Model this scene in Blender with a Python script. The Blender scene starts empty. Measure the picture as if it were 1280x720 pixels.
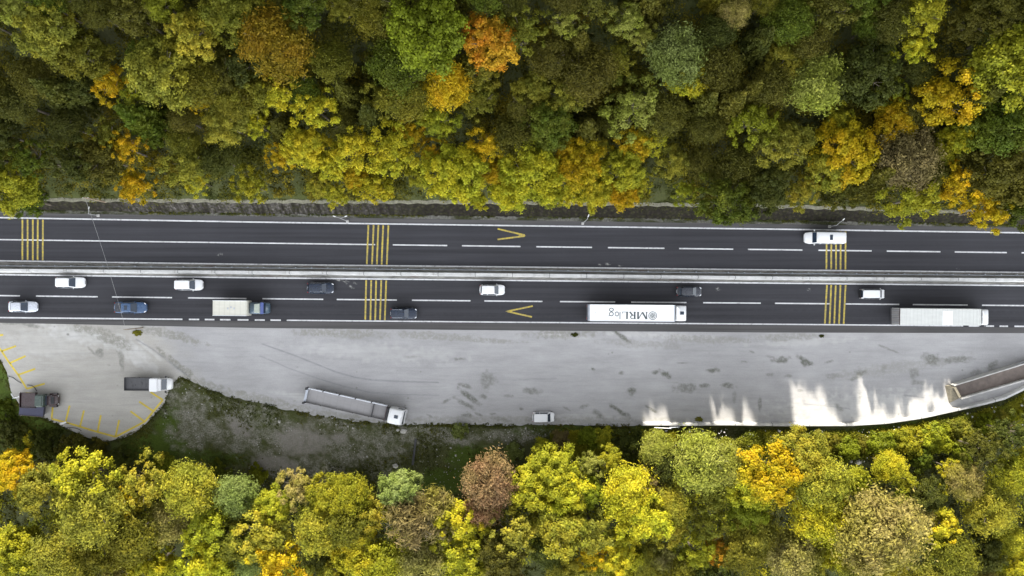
import bpy, bmesh, math, random
import numpy as np
from mathutils import Vector, Matrix, noise as mnoise

# ------------------------------------------------------------------ camera, sky, sun, exposure
S = bpy.context.scene
K = 7.7            # ground pixels (photo at 1280 wide) per metre
H = 128.0          # drone height above the road
def R(d): return math.radians(d)
def P(x, y, z=0.0):
    f = (H - z) / H / K
    return Vector(((x - 640) * f, (360 - y) * f, z))
cam = bpy.data.cameras.new('camera'); camo = bpy.data.objects.new('camera', cam)
S.collection.objects.link(camo); camo.location = (0, 0, H); camo.rotation_euler = (0, 0, 0)
cam.sensor_width = 36; cam.angle = 2 * math.atan(640 / K / H)
cam.clip_end = 3000; cam.clip_start = 1
S.camera = camo
SUN_EL, SUN_AZ = 24.0, -7.0        # sun low over the top of the picture, a little to the left
w = bpy.data.worlds.new('World'); S.world = w; w.use_nodes = True
nt = w.node_tree; nt.nodes.clear()
sky = nt.nodes.new('ShaderNodeTexSky'); sky.sky_type = 'NISHITA'; sky.sun_disc = False
sky.sun_elevation = R(SUN_EL); sky.sun_rotation = R(SUN_AZ); sky.altitude = 300; sky.dust_density = 0.6
hs = nt.nodes.new('ShaderNodeHueSaturation'); hs.inputs['Saturation'].default_value = 0.16
bg = nt.nodes.new('ShaderNodeBackground'); bg.inputs['Strength'].default_value = 0.13
wo = nt.nodes.new('ShaderNodeOutputWorld')
# added fill: sky scaled brighter away from the sun, dimmer toward it, lightly mottled
tc = nt.nodes.new('ShaderNodeTexCoord'); sxyz = nt.nodes.new('ShaderNodeSeparateXYZ'); nt.links.new(tc.outputs['Generated'], sxyz.inputs[0])
cn = nt.nodes.new('ShaderNodeTexNoise'); cn.inputs['Scale'].default_value = 2.2; cn.inputs['Detail'].default_value = 5; nt.links.new(tc.outputs['Generated'], cn.inputs['Vector'])
mr = nt.nodes.new('ShaderNodeMapRange'); mr.inputs['From Min'].default_value = 0.45; mr.inputs['From Max'].default_value = -0.75
mr.inputs['To Min'].default_value = 0.36; mr.inputs['To Max'].default_value = 3.4; mr.interpolation_type = 'SMOOTHSTEP'; nt.links.new(sxyz.outputs['Y'], mr.inputs['Value'])
mm = nt.nodes.new('ShaderNodeMath'); mm.operation = 'MULTIPLY_ADD'; mm.inputs[1].default_value = 0.6; mm.inputs[2].default_value = 0.7; nt.links.new(cn.outputs['Fac'], mm.inputs[0])
mx = nt.nodes.new('ShaderNodeMath'); mx.operation = 'MULTIPLY'; nt.links.new(mr.outputs[0], mx.inputs[0]); nt.links.new(mm.outputs[0], mx.inputs[1])
vm = nt.nodes.new('ShaderNodeVectorMath'); vm.operation = 'SCALE'; nt.links.new(hs.outputs[0], vm.inputs[0]); nt.links.new(mx.outputs[0], vm.inputs['Scale'])
nt.links.new(sky.outputs[0], hs.inputs['Color']); nt.links.new(vm.outputs[0], bg.inputs[0]); nt.links.new(bg.outputs[0], wo.inputs[0])
sl = bpy.data.lights.new('sun', 'SUN'); sl.energy = 5.0; sl.angle = R(0.6); sl.color = (1.0, 0.93, 0.8)
so = bpy.data.objects.new('sun', sl); S.collection.objects.link(so); so.location = (0, 60, 90)
az = R(SUN_AZ)
sdir = Vector((math.sin(az) * math.cos(R(SUN_EL)), math.cos(az) * math.cos(R(SUN_EL)), math.sin(R(SUN_EL))))
so.rotation_euler = sdir.to_track_quat('Z', 'Y').to_euler()
S.view_settings.view_transform = 'Standard'; S.view_settings.look = 'None'
S.view_settings.gamma = 1; S.view_settings.use_curve_mapping = False
S.view_settings.exposure = 1.68

# ------------------------------------------------------------------ helpers
C = S.collection
rnd = random.Random(7)
def link(o): C.objects.link(o); return o
def finish(name, bm, mat, parent=None, smooth=False, loc=None, rz=None):
    me = bpy.data.meshes.new(name)
    bmesh.ops.recalc_face_normals(bm, faces=bm.faces)
    if smooth:
        for f in bm.faces: f.smooth = True
    bm.to_mesh(me); bm.free()
    me.materials.append(mat)
    o = link(bpy.data.objects.new(name, me))
    if parent: o.parent = parent
    if loc is not None: o.location = loc
    if rz is not None: o.rotation_euler = (0, 0, rz)
    return o
def tag(o, label=None, cat=None, group=None, kind=None):
    if label: o['label'] = label
    if cat: o['category'] = cat
    if group: o['group'] = group
    if kind: o['kind'] = kind
    return o
def thing(name, label, cat, loc=(0, 0, 0), rz=0, group=None):
    o = link(bpy.data.objects.new(name, None)); o.location = loc; o.rotation_euler = (0, 0, rz)
    o.empty_display_size = 0.5
    return tag(o, label, cat, group)
def box(bm, c, s, bev=0.0, rz=0.0, ry=0.0, seg=2):
    t = bmesh.new(); bmesh.ops.create_cube(t, size=1)
    bmesh.ops.scale(t, vec=Vector(s), verts=t.verts)
    if bev > 0: bmesh.ops.bevel(t, geom=t.edges[:], offset=bev, segments=seg, affect='EDGES')
    M = Matrix.Translation(Vector(c)) @ Matrix.Rotation(rz, 4, 'Z') @ Matrix.Rotation(ry, 4, 'Y')
    bmesh.ops.transform(t, matrix=M, verts=t.verts)
    mp = {v: bm.verts.new(v.co) for v in t.verts}
    for f in t.faces: bm.faces.new([mp[v] for v in f.verts])
    t.free(); return bm
def B(): return bmesh.new()
def bx(*a, **k): return box(B(), *a, **k)
def tube(bm, p0, p1, r0, r1=None, seg=10, caps=True):
    if r1 is None: r1 = r0
    p0 = Vector(p0); p1 = Vector(p1); d = (p1 - p0)
    if d.length < 1e-6: return bm
    q = d.to_track_quat('Z', 'Y'); a = []; b = []
    for i in range(seg):
        t = 2 * math.pi * i / seg; u = Vector((math.cos(t), math.sin(t), 0))
        a.append(bm.verts.new(p0 + q @ (u * r0))); b.append(bm.verts.new(p1 + q @ (u * r1)))
    for i in range(seg):
        j = (i + 1) % seg; bm.faces.new((a[i], a[j], b[j], b[i]))
    if caps: bm.faces.new(a[::-1]); bm.faces.new(b)
    return bm
def poly(bm, pts): bm.faces.new([bm.verts.new(Vector(p)) for p in pts]); return bm
def loft(bm, rings, cap=True):
    vs = [[bm.verts.new(Vector(p)) for p in r] for r in rings]
    for a, b in zip(vs, vs[1:]):
        n = len(a)
        for i in range(n):
            j = (i + 1) % n; bm.faces.new((a[i], a[j], b[j], b[i]))
    if cap: bm.faces.new(vs[0][::-1]); bm.faces.new(vs[-1])
    return bm
def panel(bm, q, t=0.012):
    # a thin slab from a quad q (4 points), t thick along its normal
    q = [Vector(p) for p in q]; n = (q[1] - q[0]).cross(q[2] - q[0]).normalized() * t
    loft(bm, [[p for p in q], [p + n for p in q]]); return bm

# ------------------------------------------------------------------ materials
class NT:
    def __init__(s, name):
        s.m = bpy.data.materials.new(name); s.m.use_nodes = True; s.t = s.m.node_tree; s.t.nodes.clear()
        s.out = s.n('ShaderNodeOutputMaterial')
    def n(s, ty, **kw):
        nd = s.t.nodes.new(ty)
        for k, v in kw.items(): setattr(nd, k, v)
        return nd
    def l(s, a, b): s.t.links.new(a, b)
    def coords(s, kind='Object'): return s.n('ShaderNodeTexCoord').outputs[kind]
    def noise(s, scale, detail=4, rough=0.55, vec=None, stretch=None, dist=0):
        v = vec if vec is not None else s.coords()
        if stretch:
            mp = s.n('ShaderNodeMapping'); mp.inputs['Scale'].default_value = stretch; s.l(v, mp.inputs[0]); v = mp.outputs[0]
        nd = s.n('ShaderNodeTexNoise'); nd.inputs['Scale'].default_value = scale; nd.inputs['Detail'].default_value = detail
        nd.inputs['Roughness'].default_value = rough; nd.inputs['Distortion'].default_value = dist
        s.l(v, nd.inputs['Vector']); return nd.outputs['Fac']
    def ramp(s, f, pts):
        r = s.n('ShaderNodeValToRGB'); e = r.color_ramp.elements
        while len(e) < len(pts): e.new(0.5)
        for i, (p, c) in enumerate(pts):
            e[i].position = p; e[i].color = (c, c, c, 1) if isinstance(c, (int, float)) else (*c, 1)
        s.l(f, r.inputs[0]); return r.outputs[0]
    def mix(s, f, a, b, blend='MIX'):
        m = s.n('ShaderNodeMix', data_type='RGBA', blend_type=blend)
        for i, v in ((0, f), (6, a), (7, b)):
            if hasattr(v, 'is_output'): s.l(v, m.inputs[i])
            elif i == 0: m.inputs[0].default_value = v
            else: m.inputs[i].default_value = (v, v, v, 1) if isinstance(v, (int, float)) else (*v, 1)
        return m.outputs[2]
    def math(s, op, a, b=0.0, clamp=False):
        m = s.n('ShaderNodeMath', operation=op, use_clamp=clamp)
        for i, v in enumerate((a, b)):
            if hasattr(v, 'is_output'): s.l(v, m.inputs[i])
            else: m.inputs[i].default_value = v
        return m.outputs[0]
    def attr(s, name, kind='GEOMETRY', out='Fac'):
        a = s.n('ShaderNodeAttribute', attribute_name=name, attribute_type=kind); return a.outputs[out]
    def bsdf(s, col, rough=0.8, metal=0.0, bump=None, bs=0.3, bd=0.05, coat=0.0, spec=0.5, alpha=None):
        b = s.n('ShaderNodeBsdfPrincipled')
        if hasattr(col, 'is_output'): s.l(col, b.inputs['Base Color'])
        else: b.inputs['Base Color'].default_value = (*col, 1)
        if hasattr(rough, 'is_output'): s.l(rough, b.inputs['Roughness'])
        else: b.inputs['Roughness'].default_value = rough
        b.inputs['Metallic'].default_value = metal; b.inputs['Coat Weight'].default_value = coat
        b.inputs['Specular IOR Level'].default_value = spec
        if bump is not None:
            bn = s.n('ShaderNodeBump'); bn.inputs['Strength'].default_value = bs; bn.inputs['Distance'].default_value = bd
            s.l(bump, bn.inputs['Height']); s.l(bn.outputs[0], b.inputs['Normal'])
        s.l(b.outputs[0], s.out.inputs[0]); return b
def plain(name, col, rough=0.6, var=0.12, scale=3.0, metal=0, coat=0, spec=0.5):
    t = NT(name); f = t.noise(scale, 5)
    lo = tuple(c * (1 - var) for c in col); hi = tuple(min(1, c * (1 + var)) for c in col)
    t.bsdf(t.mix(t.ramp(f, [(0.3, 0.0), (0.7, 1.0)]), lo, hi), rough, metal, coat=coat, spec=spec)
    return t.m
def paint(name, col, metal=0.0):
    t = NT(name); dirt = t.ramp(t.noise(1.6, 6, 0.65), [(0.42, 0.0), (0.75, 1.0)])
    fine = t.ramp(t.noise(9, 3), [(0.4, 0.0), (0.8, 0.35)])
    c = t.mix(t.math('MULTIPLY', dirt, 0.35), col, tuple(0.65 * x + 0.015 for x in col))
    c = t.mix(t.math('MULTIPLY', fine, 0.4), c, tuple(0.8 * x + 0.012 for x in col))
    t.bsdf(c, t.math('ADD', t.math('MULTIPLY', dirt, 0.25), 0.22), metal, coat=0.5)
    return t.m
M = {}
M['white'] = paint('white_car_paint', (0.72, 0.73, 0.74))
M['silver'] = paint('silver_car_paint', (0.55, 0.58, 0.64), 0.3)
M['navy'] = paint('navy_car_paint', (0.007, 0.016, 0.036))
M['blue'] = paint('mid_blue_car_paint', (0.035, 0.08, 0.17))
M['darkgrey'] = paint('charcoal_paint', (0.03, 0.034, 0.045))
M['maroon'] = paint('faded_maroon_paint', (0.035, 0.016, 0.017))
M['green'] = paint('faded_green_paint', (0.04, 0.065, 0.052))
M['teal'] = paint('dull_teal_paint', (0.06, 0.095, 0.13))
M['cobalt'] = paint('cobalt_visor_paint', (0.06, 0.09, 0.26))
M['tarp_blue'] = plain('blue_tarpaulin', (0.03, 0.032, 0.07), 0.5)
M['glass'] = plain('tinted_car_glass', (0.018, 0.03, 0.05), 0.06, 0.2, spec=0.8)
M['lamp'] = plain('headlight_lens', (0.75, 0.77, 0.8), 0.15)
M['red'] = plain('tail_light_lens', (0.35, 0.02, 0.02), 0.2)
M['rubber'] = plain('tyre_rubber', (0.02, 0.02, 0.022), 0.85)
M['rim'] = plain('wheel_rim_metal', (0.4, 0.41, 0.43), 0.35, metal=0.8)
M['black'] = plain('black_plastic', (0.02, 0.021, 0.024), 0.5)
M['chassis'] = plain('chassis_steel', (0.05, 0.05, 0.055), 0.6)
M['steel'] = plain('galvanised_steel', (0.42, 0.45, 0.5), 0.4, metal=0.6)
M['lamppole'] = plain('grey_lamp_pole', (0.30, 0.30, 0.30), 0.5)
M['pole'] = plain('pale_lamp_pole', (0.62, 0.62, 0.62), 0.45)
M['ink'] = plain('grey_lettering', (0.055, 0.07, 0.075), 0.5, 0.1)
M['inklight'] = plain('faint_grey_lettering', (0.5, 0.51, 0.52), 0.5, 0.05)
M['wood'] = plain('weathered_pole_wood', (0.22, 0.17, 0.12), 0.9, 0.3)

def ribbed(name, col, per_m, depth=0.18, dirt=0.25, axis='X'):
    t = NT(name); sx = t.n('ShaderNodeSeparateXYZ'); t.l(t.coords(), sx.inputs[0])
    s = t.math('SINE', t.math('MULTIPLY', sx.outputs[axis], per_m * 2 * math.pi))
    rib = t.ramp(s, [(0.75, 0.0), (0.95, 1.0)])
    st = t.ramp(t.noise(1.1, 5, 0.6, stretch=(0.6, 2.5, 1)), [(0.35, 0.0), (0.75, 1.0)])
    c = t.mix(t.math('MULTIPLY', rib, depth), col, tuple(x * 0.72 for x in col))
    c = t.mix(t.math('MULTIPLY', st, dirt), c, tuple(x * 0.7 for x in col))
    t.bsdf(c, 0.5, bump=s, bs=0.2, bd=0.02); return t.m
M['trailer_white'] = ribbed('white_trailer_skin', (0.78, 0.79, 0.79), 0.55, 0.03, 0.10)
M['trailer_rib'] = ribbed('ribbed_cream_tarpaulin', (0.56, 0.57, 0.545), 1.7, 0.3, 0.3)
M['box_cream'] = ribbed('cream_box_skin', (0.55, 0.54, 0.47), 1.2, 0.35, 0.35)
M['bed_dark'] = ribbed('dark_loading_bed', (0.075, 0.075, 0.08), 1.5, 0.5, 0.5)
M['bed_grey'] = ribbed('dusty_grey_bed_floor', (0.27, 0.262, 0.262), 0.9, 0.2, 0.4)

def asphalt(name, col, streak=0.25):
    t = NT(name)
    a = t.noise(0.9, 6, 0.6, stretch=(0.03, 1.6, 1)); b = t.noise(12, 3, 0.7); g = t.noise(0.07, 3); sp = t.noise(45, 2, 0.7)
    k = t.ramp(a, [(0.3, 1 - streak), (0.7, 1 + streak)])
    c = t.mix(1.0, col, k, 'MULTIPLY')
    c = t.mix(1.0, c, t.ramp(b, [(0.3, 0.88), (0.75, 1.14)]), 'MULTIPLY')
    c = t.mix(1.0, c, t.ramp(g, [(0.3, 0.88), (0.75, 1.14)]), 'MULTIPLY')
    # worn wheel paths / joint lines live in a vertex attribute
    c = t.mix(t.math('MULTIPLY', t.attr('dark'), t.ramp(t.noise(1.5, 4), [(0.35, 0.35), (0.6, 1.0)])), c, tuple(x * 0.55 for x in col))
    c = t.mix(t.math('MULTIPLY', t.attr('light'), t.ramp(t.noise(2.2, 5), [(0.45, 0.0), (0.6, 1.0)])), c, (0.26, 0.255, 0.24))
    t.bsdf(c, 0.85, bump=sp, bs=0.25, bd=0.01, spec=0.3); return t.m
M['asphalt'] = asphalt('dark_asphalt', (0.038, 0.038, 0.0435), 0.27)
M['shoulder'] = asphalt('old_grey_asphalt', (0.076, 0.073, 0.073), 0.3)
def roadpaint(name, col, wear):
    t = NT(name); f = t.noise(3.0, 6, 0.7, dist=0.6)
    c = t.mix(t.ramp(f, [(wear, 0.55), (wear + 0.12, 0.0)]), col, (0.12, 0.12, 0.115))
    c = t.mix(1.0, c, t.ramp(t.noise(0.6, 4), [(0.3, 0.82), (0.7, 1.05)]), 'MULTIPLY')
    t.bsdf(c, 0.7); return t.m
M['line_white'] = roadpaint('white_road_paint', (0.60, 0.60, 0.61), 0.36)
M['line_yellow'] = roadpaint('yellow_road_paint', (0.50, 0.38, 0.05), 0.44)
M['line_yellow_pale'] = roadpaint('worn_yellow_bay_paint', (0.60, 0.46, 0.05), 0.33)

def concrete(name, col, scale=1.5, var=0.2, joints=None):
    t = NT(name); a = t.noise(scale, 6, 0.65); b = t.noise(14, 4, 0.7)
    c = t.mix(1.0, col, t.ramp(a, [(0.3, 1 - var), (0.7, 1 + var * 0.5)]), 'MULTIPLY')
    c = t.mix(1.0, c, t.ramp(b, [(0.3, 0.9), (0.75, 1.07)]), 'MULTIPLY')
    if joints:
        sx = t.n('ShaderNodeSeparateXYZ'); t.l(t.coords(), sx.inputs[0])
        fr = t.math('FRACT', t.math('DIVIDE', sx.outputs['X'], joints))
        c = t.mix(t.math('LESS_THAN', fr, 0.08 / joints * 1.5), c, tuple(x * 0.35 for x in col))
    t.bsdf(c, 0.85, bump=b, bs=0.25, bd=0.02); return t.m
M['barrier'] = concrete('pale_barrier_concrete', (0.52, 0.52, 0.51), 0.8, 0.25, 6.0)
M['parapet'] = concrete('parapet_concrete', (0.50, 0.49, 0.47), 1.2, 0.25)
M['kerb'] = concrete('kerb_concrete', (0.44, 0.43, 0.41), 1.6, 0.3)

def layby_mat():
    t = NT('dusty_layby_concrete')
    o = t.coords()
    big = t.noise(0.06, 4, 0.6); mid = t.noise(0.5, 6, 0.65, stretch=(0.35, 1.3, 1)); fine = t.noise(6, 5, 0.7); sp = t.noise(30, 2)
    c = t.mix(t.attr('beige'), (0.368, 0.363, 0.366), (0.400, 0.384, 0.352))
    c = t.mix(1.0, c, t.ramp(big, [(0.3, 0.86), (0.7, 1.08)]), 'MULTIPLY')
    c = t.mix(1.0, c, t.ramp(mid, [(0.3, 0.86), (0.7, 1.08)]), 'MULTIPLY')
    c = t.mix(1.0, c, t.ramp(fine, [(0.3, 0.89), (0.75, 1.07)]), 'MULTIPLY')
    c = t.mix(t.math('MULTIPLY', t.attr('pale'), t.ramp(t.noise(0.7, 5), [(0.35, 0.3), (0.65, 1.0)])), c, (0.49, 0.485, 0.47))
    # rubbed-in dust streaks along the parking direction
    sl_ = t.ramp(t.noise(1.0, 6, 0.7, stretch=(0.12, 2.2, 1)), [(0.50, 0.0), (0.75, 0.5)])
    c = t.mix(sl_, c, (0.25, 0.25, 0.245))
    dn = t.ramp(t.noise(1.9, 6, 0.72), [(0.36, 0.0), (0.55, 1.0)])
    st = t.math('ADD', t.attr('stain_and_shade'), t.math('MULTIPLY', t.attr('stain_and_shade'), t.math('SUBTRACT', dn, 0.55)), clamp=True)
    c = t.mix(st, c, (0.135, 0.137, 0.118))
    c = t.mix(t.math('MULTIPLY', t.attr('mud'), dn, clamp=True), c, (0.21, 0.205, 0.175))
    c = t.mix(t.attr('line'), c, (0.16, 0.165, 0.175))
    # sparse small oil drips and pits
    vo = t.n('ShaderNodeTexVoronoi'); vo.inputs['Scale'].default_value = 0.55; t.l(o, vo.inputs['Vector'])
    dr = t.ramp(vo.outputs['Distance'], [(0.05, 1.0), (0.12, 0.0)])
    c = t.mix(t.math('MULTIPLY', dr, t.ramp(t.noise(0.35, 3), [(0.5, 0.0), (0.62, 0.6)])), c, (0.17, 0.17, 0.15))
    t.bsdf(c, 0.88, bump=fine, bs=0.2, bd=0.03); return t.m
M['layby'] = layby_mat()

def terrain_mat():
    t = NT('ground_soil_and_grass')
    n1 = t.noise(0.7, 6, 0.7); n2 = t.noise(4.5, 5, 0.75); n3 = t.noise(0.16, 4, 0.6)
    g = t.mix(t.ramp(n2, [(0.35, 0.0), (0.7, 1.0)]), (0.034, 0.041, 0.012), (0.075, 0.084, 0.027))
    g = t.mix(t.ramp(n3, [(0.4, 0.0), (0.65, 0.6)]), g, (0.062, 0.062, 0.030))
    g = t.mix(t.attr('lush'), g, t.mix(t.ramp(n2, [(0.3, 0.0), (0.7, 1.0)]), (0.034, 0.054, 0.007), (0.068, 0.098, 0.014)))
    e = t.mix(t.ramp(n2, [(0.38, 0.0), (0.62, 1.0)]), (0.078, 0.078, 0.052), (0.25, 0.24, 0.205))
    e2 = t.mix(t.ramp(n2, [(0.3, 0.0), (0.7, 1.0)]), (0.145, 0.135, 0.115), (0.225, 0.21, 0.185))
    f = t.math('MULTIPLY', t.attr('gravel'), t.ramp(t.noise(0.5, 8, 0.75), [(0.40, 0.0), (0.58, 1.0)]))
    c = t.mix(f, g, e)
    c = t.mix(t.math('MULTIPLY', t.attr('earth'), t.ramp(n1, [(0.3, 0.5), (0.55, 1.0)])), c, e2)
    t.bsdf(c, 0.95, bump=n2, bs=0.7, bd=0.12, spec=0.15); return t.m
M['terrain'] = terrain_mat()
def verge_mat():
    t = NT('gravel_verge'); n2 = t.noise(3.5, 6, 0.75)
    c = t.mix(t.ramp(n2, [(0.35, 0.0), (0.65, 1.0)]), (0.07, 0.068, 0.06), (0.19, 0.185, 0.165))
    f = t.ramp(t.noise(0.45, 6, 0.7, stretch=(0.4, 1.6, 1)), [(0.44, 0.0), (0.56, 1.0)])
    c = t.mix(f, c, t.mix(t.ramp(n2, [(0.35, 0.0), (0.65, 1.0)]), (0.02, 0.024, 0.012), (0.06, 0.062, 0.03)))
    t.bsdf(c, 0.95, bump=n2, bs=0.6, bd=0.06, spec=0.1); return t.m
M['verge'] = verge_mat()
def median_mat():
    t = NT('dirty_median_strip'); n2 = t.noise(2.2, 6, 0.75, stretch=(0.25, 2, 1))
    c = t.mix(t.ramp(n2, [(0.35, 0.0), (0.62, 1.0)]), (0.07, 0.068, 0.065), (0.24, 0.235, 0.21))
    c = t.mix(t.ramp(t.noise(0.9, 5, 0.7, stretch=(0.3, 2, 1)), [(0.56, 0.0), (0.66, 0.8)]), c, (0.10, 0.07, 0.06))
    t.bsdf(c, 0.95, bump=n2, bs=0.4, bd=0.03); return t.m
M['median'] = median_mat()
def stone_mat():
    t = NT('rough_masonry_stone')
    v = t.n('ShaderNodeTexVoronoi'); v.inputs['Scale'].default_value = 1.6; t.l(t.coords(), v.inputs['Vector'])
    n = t.noise(2.2, 6, 0.8)
    s = t.ramp(t.noise(0.75, 5, 0.7, stretch=(2.4, 0.35, 0.35)), [(0.42, 0.0), (0.64, 1.0)])
    c = t.mix(t.math('MULTIPLY', s, t.ramp(t.attr('pale'), [(0.0, .07), (1.0, 1.0)])), (0.019, 0.015, 0.012), (0.135, 0.122, 0.115))
    c = t.mix(t.ramp(n, [(0.46, 0.0), (0.58, 0.9)]), c, (0.034, 0.034, 0.014))
    c = t.mix(1.0, c, t.ramp(v.outputs['Distance'], [(0.0, 1.15), (0.55, 0.5)]), 'MULTIPLY')
    t.bsdf(c, 0.9, spec=0.15, bump=v.outputs['Distance'], bs=0.8, bd=0.15); return t.m
M['stone'] = stone_mat()
M['coping'] = concrete('mossy_coping', (0.23, 0.22, 0.16), 2.0, 0.5)
M['rust_fill'] = concrete('brown_earth_fill', (0.165, 0.135, 0.118), 0.7, 0.35)
M['sand'] = concrete('sandy_broken_concrete', (0.27, 0.24, 0.18), 1.8, 0.45)
M['rock'] = concrete('pale_limestone', (0.38, 0.37, 0.34), 3.0, 0.3)

def leaf_mat(name, objcol=True, base=(0.05, 0.06, 0.02)):
    t = NT(name)
    if objcol:
        c1 = t.n('ShaderNodeObjectInfo').outputs['Color']; c2 = t.attr('second_colour', 'OBJECT', 'Color')
        f = t.ramp(t.noise(1.15, 3, 0.6), [(0.43, 0.0), (0.58, 1.0)])
        c = t.mix(f, c1, c2)
        # per-clump leaf colour
        c = t.mix(t.ramp(t.attr('clump'), [(0.0, 0.0), (1.0, 0.55)]), c, c2)
    else:
        c = t.mix(t.ramp(t.noise(0.12, 3), [(0.35, 0.0), (0.65, 1.0)]), base, tuple(x * y for x, y in zip(base, (1.9, 1.5, 0.9))))
    k = t.ramp(t.attr('tone'), [(0.0, 0.55), (1.0, 1.5)])
    c = t.mix(1.0, c, k, 'MULTIPLY')
    d = t.n('ShaderNodeBsdfDiffuse'); tr = t.n('ShaderNodeBsdfTranslucent'); gl = t.n('ShaderNodeBsdfGlossy')
    gl.inputs['Roughness'].default_value = 0.5
    t.l(c, d.inputs[0]); t.l(c, tr.inputs[0])
    ms = t.n('ShaderNodeMixShader'); ms.inputs[0].default_value = 0.33; t.l(d.outputs[0], ms.inputs[1]); t.l(tr.outputs[0], ms.inputs[2])
    m2 = t.n('ShaderNodeMixShader'); m2.inputs[0].default_value = 0.006; t.l(ms.outputs[0], m2.inputs[1]); t.l(gl.outputs[0], m2.inputs[2])
    t.l(m2.outputs[0], t.out.inputs[0]); return t.m
M['leaf'] = leaf_mat('autumn_leaves')
M['scrub'] = leaf_mat('scrub_leaves', False, (0.042, 0.050, 0.009))
M['scrub2'] = leaf_mat('sapling_leaves', False, (0.074, 0.076, 0.009))
M['scrub3'] = leaf_mat('lower_sapling_leaves', False, (0.13, 0.15, 0.012))
M['bankleaf'] = leaf_mat('bank_shrub_leaves', False, (0.135, 0.155, 0.016))
M['grassblade'] = leaf_mat('field_grass_blades', False, (0.055, 0.068, 0.018))
M['bark'] = plain('tree_bark', (0.085, 0.07, 0.05), 0.9, 0.4, 2.0)

# ------------------------------------------------------------------ road lines, in photo pixels
XS = [0, 320, 640, 960, 1280]
def mk(v):
    def f(x):
        x = np.asarray(x, float); y = np.interp(x, XS, v)
        y = np.where(x < 0, v[0] + (v[1] - v[0]) / 320 * x, y)
        return np.where(x > 1280, v[-1] + (v[-1] - v[-2]) / 320 * (x - 1280), y)
    return f
LA = mk([272, 277.6, 282, 286.3, 291]); LB = mk([299.5, 303.8, 308, 312, 316]); LC = mk([326, 330.5, 333.7, 337.3, 340.5])
LD = mk([343.3, 347.2, 350.5, 353.8, 357]); LE = mk([369.5, 373.3, 376.5, 379, 382]); LF = mk([397, 400, 402.8, 405.2, 408])
SU = mk([266, 270.5, 275.3, 280, 284.5])       # upper edge of upper shoulder
SL = mk([403.5, 410, 413, 415.7, 416.5])       # lower edge of lower shoulder
WB = mk([261, 266.5, 270, 274.5, 280])         # foot of the masonry slope
WT = mk([249, 251.5, 253, 257.5, 267])         # its top, 2.4 m up
XL, XR = -420, 1700
def sheet(name, top, bot, z, mat, ny=2, step=4.0, attrs=None, x0=XL, x1=XR):
    xs = np.arange(x0, x1 + step, step); n = len(xs)
    t = top(xs); b = bot(xs); v = np.linspace(0, 1, ny)
    Y = t[:, None] + (b - t)[:, None] * v[None, :]; X = np.repeat(xs[:, None], ny, 1)
    return gridmesh(name, X, Y, np.full_like(X, z), mat, attrs)
def gridmesh(name, PX, PY, Z, mat, attrs=None, world=False):
    n, m = PX.shape
    if not world:
        f = (H - Z) / H / K; WX = (PX - 640) * f; WY = (360 - PY) * f
    else: WX, WY = PX, PY
    co = np.stack([WX, WY, Z], -1).reshape(-1, 3).astype(np.float32)
    i = np.arange(n * m).reshape(n, m)
    q = np.stack([i[:-1, :-1], i[:-1, 1:], i[1:, 1:], i[1:, :-1]], -1).reshape(-1, 4)
    a, b_, c = co[q[0, 0]], co[q[0, 1]], co[q[0, 2]]
    if np.cross(b_ - a, c - a)[2] < 0: q = q[:, ::-1]
    me = fastmesh(name, co, q, attrs); me.materials.append(mat)
    return link(bpy.data.objects.new(name, me))
def fastmesh(name, co, q, attrs=None, smooth=False):
    me = bpy.data.meshes.new(name); nq = len(q); k = q.shape[1]
    me.vertices.add(len(co)); me.vertices.foreach_set('co', np.ascontiguousarray(co, np.float32).ravel())
    me.loops.add(nq * k); me.loops.foreach_set('vertex_index', np.ascontiguousarray(q, np.int32).ravel())
    me.polygons.add(nq); me.polygons.foreach_set('loop_start', np.arange(0, nq * k, k, dtype=np.int32))
    me.update(calc_edges=True)
    if attrs:
        for an, av in attrs.items():
            at = me.attributes.new(an, 'FLOAT', 'POINT'); at.data.foreach_set('value', np.ascontiguousarray(av, np.float32).ravel())
    if smooth: me.polygons.foreach_set('use_smooth', np.ones(nq, bool))
    me.validate(); return me
def vnoise(X, Y, s, seed=0, oct=3):
    # value noise on arrays
    r = np.random.RandomState(seed); T = r.rand(256, 256); out = np.zeros_like(X, float); a = 1; tot = 0
    for o in range(oct):
        x = X * s * 2 ** o + 37.3 * o; y = Y * s * 2 ** o + 11.7 * o
        xi = np.floor(x).astype(int); yi = np.floor(y).astype(int); fx = x - xi; fy = y - yi
        fx = fx * fx * (3 - 2 * fx); fy = fy * fy * (3 - 2 * fy)
        g = lambda i, j: T[(xi + i) % 256, (yi + j) % 256]
        out += a * ((g(0, 0) * (1 - fx) + g(1, 0) * fx) * (1 - fy) + (g(0, 1) * (1 - fx) + g(1, 1) * fx) * fy)
        tot += a; a *= 0.5
    return out / tot

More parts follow.
